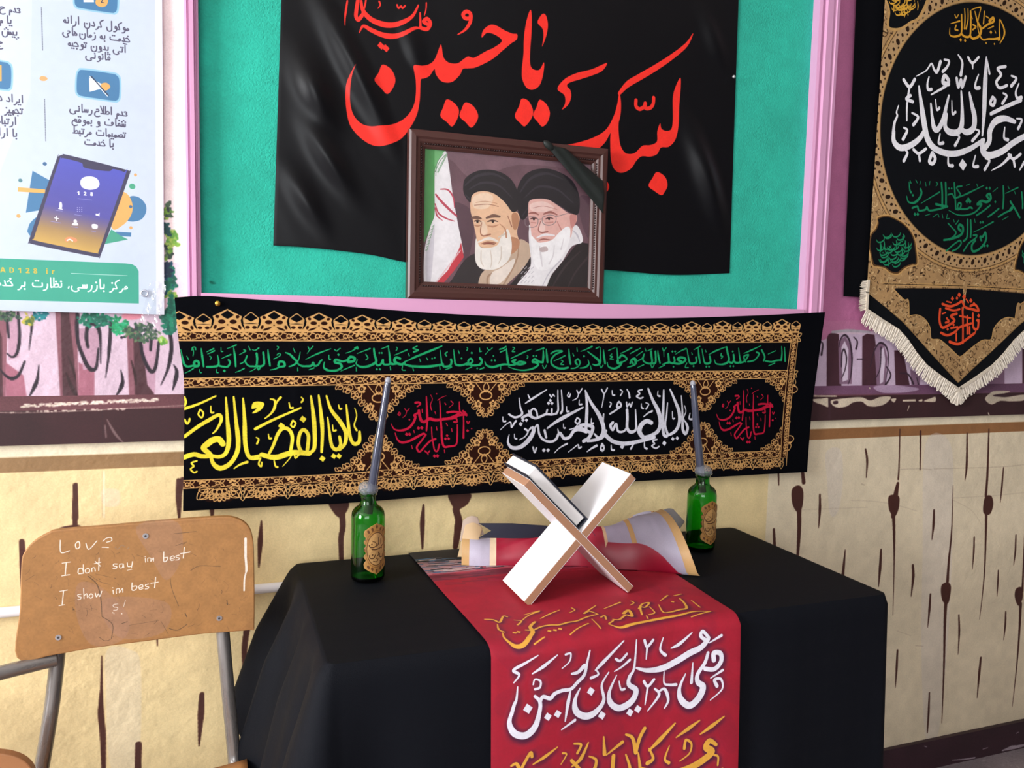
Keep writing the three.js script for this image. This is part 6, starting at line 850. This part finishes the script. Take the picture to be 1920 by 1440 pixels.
  mesh('shaft', new THREE.LatheGeometry([[0, 0], [0.0086, 0], [0.0088, 0.04], [0.0083, ln * 0.5], [0.0062, ln - 0.012], [0.0052, ln - 0.004], [0.003, ln - 0.0005], [0, ln]].map(([a, b]) => new THREE.Vector2(a, b)), 28), phys('#474c60', 0.13, { metalness: 0.3, clearcoat: 1, clearcoatRoughness: 0.05 }), C);
  mesh('cap', new THREE.SphereGeometry(0.0058, 16, 10).scale(1, 1.3, 1).translate(0, ln - 0.003, 0), phys('#c8cad6', 0.2, { transmission: 0.5, thickness: 0 }), C);
}
bottle(689.5, 1085, 0, 'green glass bottle with a wooden tag at the table end next to the chair', 0.5, 'silvery taper candle standing in the bottle next to the chair', [728, 711]);
bottle(1312, 1029, 0, 'green glass bottle with a wooden tag behind the flared end of the folded cloth', 0.72, 'silvery taper candle standing in the bottle behind the flared folded cloth', [1299, 717]);

// ---------------------------------------------------------------- folded red sash with white and gold bands, behind the stand
{
  const y0 = RUN_Y + 0.002, A = onY(866, 1052, y0), Bp = onY(1262, 1057, y0), dir = Bp.clone().sub(A), len = dir.length(), ux = dir.clone().normalize(), uz = V3(-ux.z, 0, ux.x); if (uz.z < 0) uz.negate();
  const t = thing('folded_cloth', 'folded red satin cloth with white and gold bands lying behind the book stand', 'cloth', V3(0, 0, 0));
  const S = new Sheet(0, 1, 0, 0.25, 1024, 0, '#9c1230'), g = S.g, band = (a, b, c) => { g.fillStyle = c; g.fillRect(a * 1024, 0, (b - a) * 1024, 256); };
  band(0, 0.035, '#c29a66'); band(0.035, 0.13, '#b9b2c4'); band(0.13, 0.16, '#e9cfae'); band(0.66, 0.675, '#d8b08a'); band(0.675, 0.78, '#a99db2'); band(0.78, 0.8, '#c79a62'); band(0.8, 0.96, '#a9a2b6'); band(0.96, 1, '#c29a66');
  g.fillStyle = '#9c1230'; g.beginPath(); g.moveTo(620, 256); g.lineTo(960, 256); g.quadraticCurveTo(900, 205, 820, 196); g.lineTo(690, 190); g.closePath(); g.fill(); g.strokeStyle = '#6e1436'; g.lineWidth = 4; for (let i = 0; i < 8; i++) { const a = i / 8 * 6.28; g.beginPath(); g.moveTo(600, 128); g.lineTo(600 + 50 * Math.cos(a), 128 + 60 * Math.sin(a)); g.stroke(); }
  S.grain(0.08, 20, 141);
  // an arched roll: low at the left, opening wide at the right
  mesh('roll', slab(70, 26, (u, v) => {
    const open0 = u > 0.55 ? (u - 0.55) / 0.45 : 0, s = u * len + open0 * (0.035 * (1 - v) * (1 - v) - 0.02 * Math.sin(v * 3.14)), open = u > 0.55 ? (u - 0.55) / 0.45 : 0, h = lerp(0.052, 0.06, u) + 0.058 * open * (0.55 + 0.45 * v), w = 0.034 + 0.07 * open, a = lerp(Math.PI * 1.02, -0.06, v);
    const wob = 1 + 0.1 * Math.sin(u * 21 + v * 4) * (1 - open) + 0.06 * Math.sin(v * 9 + u * 6), p = A.clone().addScaledVector(ux, s).addScaledVector(uz, -0.01 - 0.02 * open - Math.cos(a) * w * wob * 1); p.y = y0 + Math.max(0.0005, Math.sin(a) * h * wob); return p;
  }, 0.001, (p, u, v) => [u, v], V3(0, -1, 0)), phys('#ffffff', 0.38, { map: S.tex(), side: THREE.DoubleSide }), t);
  // flap fallen open towards the front right
  const F1 = new Sheet(0, 1, 0, 1, 256, 0, '#cbc6da'); F1.g.fillStyle = '#e2b98c'; F1.g.fillRect(0, 0, 34, 256); F1.g.fillRect(222, 0, 34, 256); F1.g.fillStyle = '#b98a4e'; F1.g.fillRect(244, 0, 12, 256); F1.grain(0.06, 20, 142);
  const flap = (name, q, bulge, mat) => mesh(name, slab(24, 24, (u, v) => { const a = q[0].clone().lerp(q[1], u), b = q[3].clone().lerp(q[2], u), p = a.lerp(b, v); p.y = Math.max(y0 + 0.0004, p.y + bulge * Math.sin(u * 3.14) * (1 - v * 0.6)); p.addScaledVector(uz, bulge * 0.6 * Math.sin(v * 3.14)); return p; }, 0.001, (p, u, v) => [u, v], V3(0, -0.7, -0.7)), mat, t);
  const satin = phys('#ffffff', 0.36, { map: F1.tex(), side: THREE.DoubleSide });
  flap('flap', [onZ(1232, 965, 0.16), onZ(1262, 954, 0.13), onZ(1284, 978, 0.12), onZ(1262, 1014, 0.16)], 0.006, phys('#a8a2a6', 0.4, { side: THREE.DoubleSide }));
  flap('flap', [onZ(1180, 970, 0.2), onZ(1226, 958, 0.18), onZ(1240, 985, 0.2), onZ(1190, 1000, 0.22)], 0.004, satin);
  // cream lining curling out at the left end
  const cream = phys('#dcbd92', 0.5, { side: THREE.DoubleSide }), z1 = A.z + 0.005;
  flap('lining', [onZ(872, 985, z1), onZ(905, 990, z1), onZ(884, 1052, z1 + 0.02), onZ(858, 1044, z1)], 0.008, cream);
  flap('lining', [onZ(868, 976, z1 - 0.02), onZ(896, 970, z1 - 0.02), onZ(908, 1002, z1), onZ(862, 1016, z1)], 0.006, phys('#cdb7a8', 0.5, { side: THREE.DoubleSide }));
  // dark swallow-tailed ribbon over the roll
  const rz = A.z + 0.048, out = [[897, 981], [960, 981], [1032, 986], [1020, 1008], [960, 1009], [897, 1008], [921, 995]].map(([x, y]) => onZ(x, y, rz)), c0 = out[0].clone(), sh = new THREE.Shape(out.map((p) => new THREE.Vector2(p.x - c0.x, p.y - c0.y)));
  const rg = new THREE.ExtrudeGeometry(sh, { depth: 0.0012, bevelEnabled: false }); rg.translate(c0.x, c0.y, rz); const rb = mesh('ribbon_tail', rg, phys('#2c3040', 0.55, { sheen: 0.4 }), t); rb.userData.label = 'dark grey ribbon end cut to a swallow tail';
}
// ---------------------------------------------------------------- school chair with a written-on plywood back
{
  const zc = 0.17, z2 = 0.182, corners = { bl: onZ(40, 1226, z2), br: onZ(475, 1167, zc - 0.008), tl: onZ(60, 985, z2), tr: onZ(468, 968, zc - 0.008) };
  const cx = (corners.bl.x + corners.br.x) / 2, C = thing('school_chair', 'metal framed school chair with a scratched plywood back bearing chalk writing', 'chair', V3(cx, 0, zc));
  const turn = Math.atan2(corners.br.z - corners.bl.z, corners.br.x - corners.bl.x), loc = (p) => [p.x - cx, p.y];
  // back panel, traced outline
  const S = new Sheet(-0.92, -0.48, 0.64, 0.93, 1200, zc, '#a87746'), K = [0, 940, 2.88], g = S.g;
  trace(S, ...K, '#ad7c49', 'f 140 260 400 150 800 140 1200 100 1340 200 1350 650 900 720 400 760 130 800'); g.globalAlpha = 0.5; trace(S, ...K, '#a98168', 'f 740 130 960 110 980 300 900 420 820 300;f 430 430 560 460 700 620 660 740 500 760 420 600;f 560 520 900 540 880 700 640 720'); g.globalAlpha = 1;
  seedState = 616; for (let i = 0; i < 170; i++) { const x = rr(140, 1340), y = rr(220, 740), a = rr(0, 3.1), l = rr(8, 44); g.globalAlpha = rr(0.12, 0.5); trace(S, ...K, i % 3 ? '#5f4433' : '#7f5a3a', `${rr(1, 3)} ${x} ${y} ${x + l * Math.cos(a) * 0.5 + 4} ${y + l * Math.sin(a) * 0.5} ${x + l * Math.cos(a)} ${y + l * Math.sin(a)}`); } g.globalAlpha = 0.75;
  trace(S, ...K, '#5b4634', '4-7-3 480 390 530 440 550 520 555 610;4 555 610 612 655 605 730;3 540 720 570 740 600 735;2 870 640 910 710;2 700 660 860 636;4 660 650 690 640;3 920 410 930 470 965 560;2 150 410 200 380;5 1000 600 1010 620;4 915 680 960 690 1010 660;3 940 170 1060 160;3 950 235 1010 215;3 1030 370 1080 345 1190 350;6 403 566 408 572;5 1225 530 1228 556;2 470 370 540 420 600 440;2 520 380 600 400'); g.globalAlpha = 1;
  // chalk writing
  const CH = '#f1e6d8'; trace(S, ...K, CH, `6 334 198 338 262 383 254;6 428 205 415 220 420 243 436 236 436 212 428 205;6 470 216 486 248 528 204;5 560 206 580 190 604 188 606 204 580 212;5 556 238 590 240
5 344 320 388 314;6 366 318 360 386;5 342 388 384 382;6 428 372 432 352 450 350 456 374 432 378;5 456 330 458 376;5 478 350 466 360 472 374 488 370 488 354 478 350;5 502 368 502 350 516 348 520 366;6 540 296 538 362;5 514 326 550 318;5 520 314 548 340
6 636 330 618 330 618 340 634 344 630 352 614 352;5 666 330 650 332 650 350 664 348 668 330 672 350;5 690 324 694 344 714 340 718 318 712 352;3 690 364 716 360;5 786 302 788 322;4 785 292 786 294;5 800 320 800 302 816 302 816 318 830 300 830 318;6 886 268 886 318 902 314 906 298 888 300;5 920 306 942 300 936 290 920 300 926 314 942 310;5 968 286 952 290 954 298 968 302 964 310 950 312;6 996 244 990 302;6 976 278 1026 270
5 332 470 372 464;6 352 468 344 544;5 328 546 356 542;5 444 488 428 490 430 500 444 504 440 514 426 516;5 458 456 460 512;5 460 496 474 486 478 508;5 496 486 486 500 496 510 508 498 498 486;5 520 484 526 504 536 488 544 502 554 474;5 614 470 616 490;4 612 456 614 458;5 632 488 632 466 648 464 648 484 664 462 666 482;6 716 432 716 470 736 468 740 450 718 452;5 752 460 774 454 768 442 752 452 758 468 776 462;5 804 440 788 444 790 452 804 456 800 464 786 466;6 842 404 836 460;5 816 436 856 430
3 640 544 616 548 618 560 638 564 634 576 616 578;3 680 526 670 560;4 612 590 614 592;4 660 596 662 598;3 618 596 620 597
14 1326 200 1326 300;13 1326 300 1330 350 1330 376;9 1330 376 1320 420 1318 480`);
  trace(S, ...K, '#8f8378', '2 625 240 640 250 660 230 680 240;2 690 250 700 240');
  S.grain(0.1, 8, 151);
  const O = [[112, 818], [128, 560], [135, 330], [150, 262], [200, 205], [270, 165], [330, 148], [600, 130], [900, 106], [1180, 88], [1270, 95], [1330, 130], [1358, 190], [1366, 300], [1368, 660], [1345, 690], [1100, 708], [800, 742], [500, 775], [300, 805]].map(([x, y]) => onZ(x / 2.88, 940 + y / 2.88, zc));
  const sh = new THREE.Shape(smooth(O.map((p) => [p.x - cx, p.y]), true, 5).map((p) => new THREE.Vector2(...p)));
  const bg = new THREE.ExtrudeGeometry(sh, { depth: 0.009, bevelEnabled: true, bevelThickness: 0.0018, bevelSize: 0.0018, bevelSegments: 2, curveSegments: 4 }); bg.translate(0, 0, -0.004);
  { const P = bg.attributes.position, U = bg.attributes.uv; for (let i = 0; i < P.count; i++) { const [u, v] = S.uv({ x: P.getX(i) + cx, y: P.getY(i) }); U.setXY(i, u, v); P.setZ(i, P.getZ(i) - 0.05 * P.getX(i) + 0.1 * P.getX(i) * P.getX(i)); } bg.computeVertexNormals(); }
  const back = mesh('backrest', bg, std('#ffffff', 0.55, { map: S.tex() }), C); back.userData.label = 'scratched plywood back with white chalk writing';
  const steel = std('#8f8d90', 0.38, { metalness: 0.7 }), rust = noiseTex(128, 10, 60, 255, 161, 2.2);
  const at = (px, py, z) => { const p = onZ(px, py, z); return V3(p.x - cx, p.y, p.z - zc); };
  for (const [x, y] of [[786, 187], [320, 725], [1184, 636]]) { const p = at(x / 2.88, 940 + y / 2.88, zc + 0.007), z = 0.007 - 0.05 * p.x + 0.1 * p.x * p.x; const r = mesh('rivet', new THREE.CylinderGeometry(0.0046, 0.005, 0.002, 20).rotateX(Math.PI / 2).translate(p.x, p.y, z), std('#cfcfd2', 0.3, { metalness: 0.9 }), C); mesh('rivet_hole', new THREE.CylinderGeometry(0.0019, 0.0019, 0.0006, 12).rotateX(Math.PI / 2).translate(p.x, p.y, z + 0.0012), std('#3c3a3c', 0.6), r); }
  const tube = (name, pts, r, parent = C) => mesh(name, new THREE.TubeGeometry(new THREE.CatmullRomCurve3(pts, false, 'catmullrom', 0.2), 40, r, 14), std('#8f8b89', 0.55, { metalness: 0.6, roughnessMap: rust }), parent);
  const dp = -0.016;                                              // uprights run behind the panel
  const L0 = at(112, 1190, zc + dp), R0 = at(415, 1150, zc + dp);
  const seatY = 0.46, Lk = at(78, 1440, zc + 0.02), Rk = at(440, 1424, zc + 0.02);
  tube('upright', [V3(L0.x + 0.012, 0.86, dp), L0, at(98, 1320, zc + 0.002), Lk, V3(Lk.x - 0.012, seatY - 0.02, 0.05), V3(Lk.x - 0.012, seatY - 0.03, 0.12)], 0.0115);
  tube('upright', [V3(R0.x - 0.006, 0.87, dp), R0, at(428, 1300, zc + 0.002), Rk, V3(Rk.x + 0.002, seatY - 0.02, 0.05), V3(Rk.x + 0.002, seatY - 0.03, 0.12)], 0.0115);
  mesh('seat_rail', merge([box(0.02, 0.02, 0.4, Lk.x - 0.008, seatY - 0.024, 0.24), box(0.02, 0.02, 0.4, Rk.x + 0.002, seatY - 0.024, 0.24), box(Rk.x - Lk.x, 0.02, 0.02, (Rk.x + Lk.x) / 2, seatY - 0.024, 0.43)]), steel, C);
  for (const [x, z, k] of [[Lk.x - 0.008, 0.06, -1], [Rk.x + 0.002, 0.06, -1], [Lk.x - 0.008, 0.42, 1], [Rk.x + 0.002, 0.42, 1]]) { tube('leg', [V3(x, seatY - 0.03, z), V3(x, 0.2, z + k * 0.02), V3(x, 0.005, z + k * 0.035)], 0.0115); mesh('foot_cap', new THREE.CylinderGeometry(0.014, 0.014, 0.02, 14).translate(x, 0.0101, z + k * 0.035), std('#222', 0.7), C); }
  // dished plywood seat
  mesh('seat', slab(26, 26, (u, v) => V3(lerp(Lk.x - 0.03, Rk.x + 0.02, u), seatY - 0.004 + 0.012 * Math.pow(Math.abs(u * 2 - 1), 2.5) + (v < 0.1 ? 0 : -0.006 * Math.sin(v * 3.14)), lerp(0.045, 0.42, v)), 0.01, null, V3(0, -1, 0)), std('#a5703f', 0.55), C);
  // arm for the writing tablet, with the tablet folded down beside the seat
  const a0 = at(104, 1236, zc + 0.002), a1 = at(0, 1262, zc + 0.03), a2 = V3(a1.x - 0.05, a1.y - 0.005, a1.z + 0.03), a3 = V3(a2.x - 0.02, a2.y - 0.005, a2.z + 0.1), a4 = V3(a3.x, a3.y, a3.z + 0.12);
  tube('arm_rail', [a0, a1, a2, a3, a4], 0.0115);
  const tp = at(0, 1406, zc + 0.14), tab = new THREE.Shape(); const tw = 0.2, thh = 0.3; tab.moveTo(-tw, -thh); tab.lineTo(0.045, -thh); tab.lineTo(0.045, -0.05); tab.quadraticCurveTo(0.045, -0.012, 0, -0.0); tab.lineTo(-tw + 0.04, 0.012); tab.quadraticCurveTo(-tw, 0.01, -tw, -0.04); tab.closePath();
  mesh('writing_tablet', new THREE.ExtrudeGeometry(tab, { depth: 0.012, bevelEnabled: true, bevelSize: 0.002, bevelThickness: 0.002, bevelSegments: 2 }).translate(tp.x, tp.y, tp.z), std('#a9744a', 0.55), C);
}
renderer.render(scene, camera);
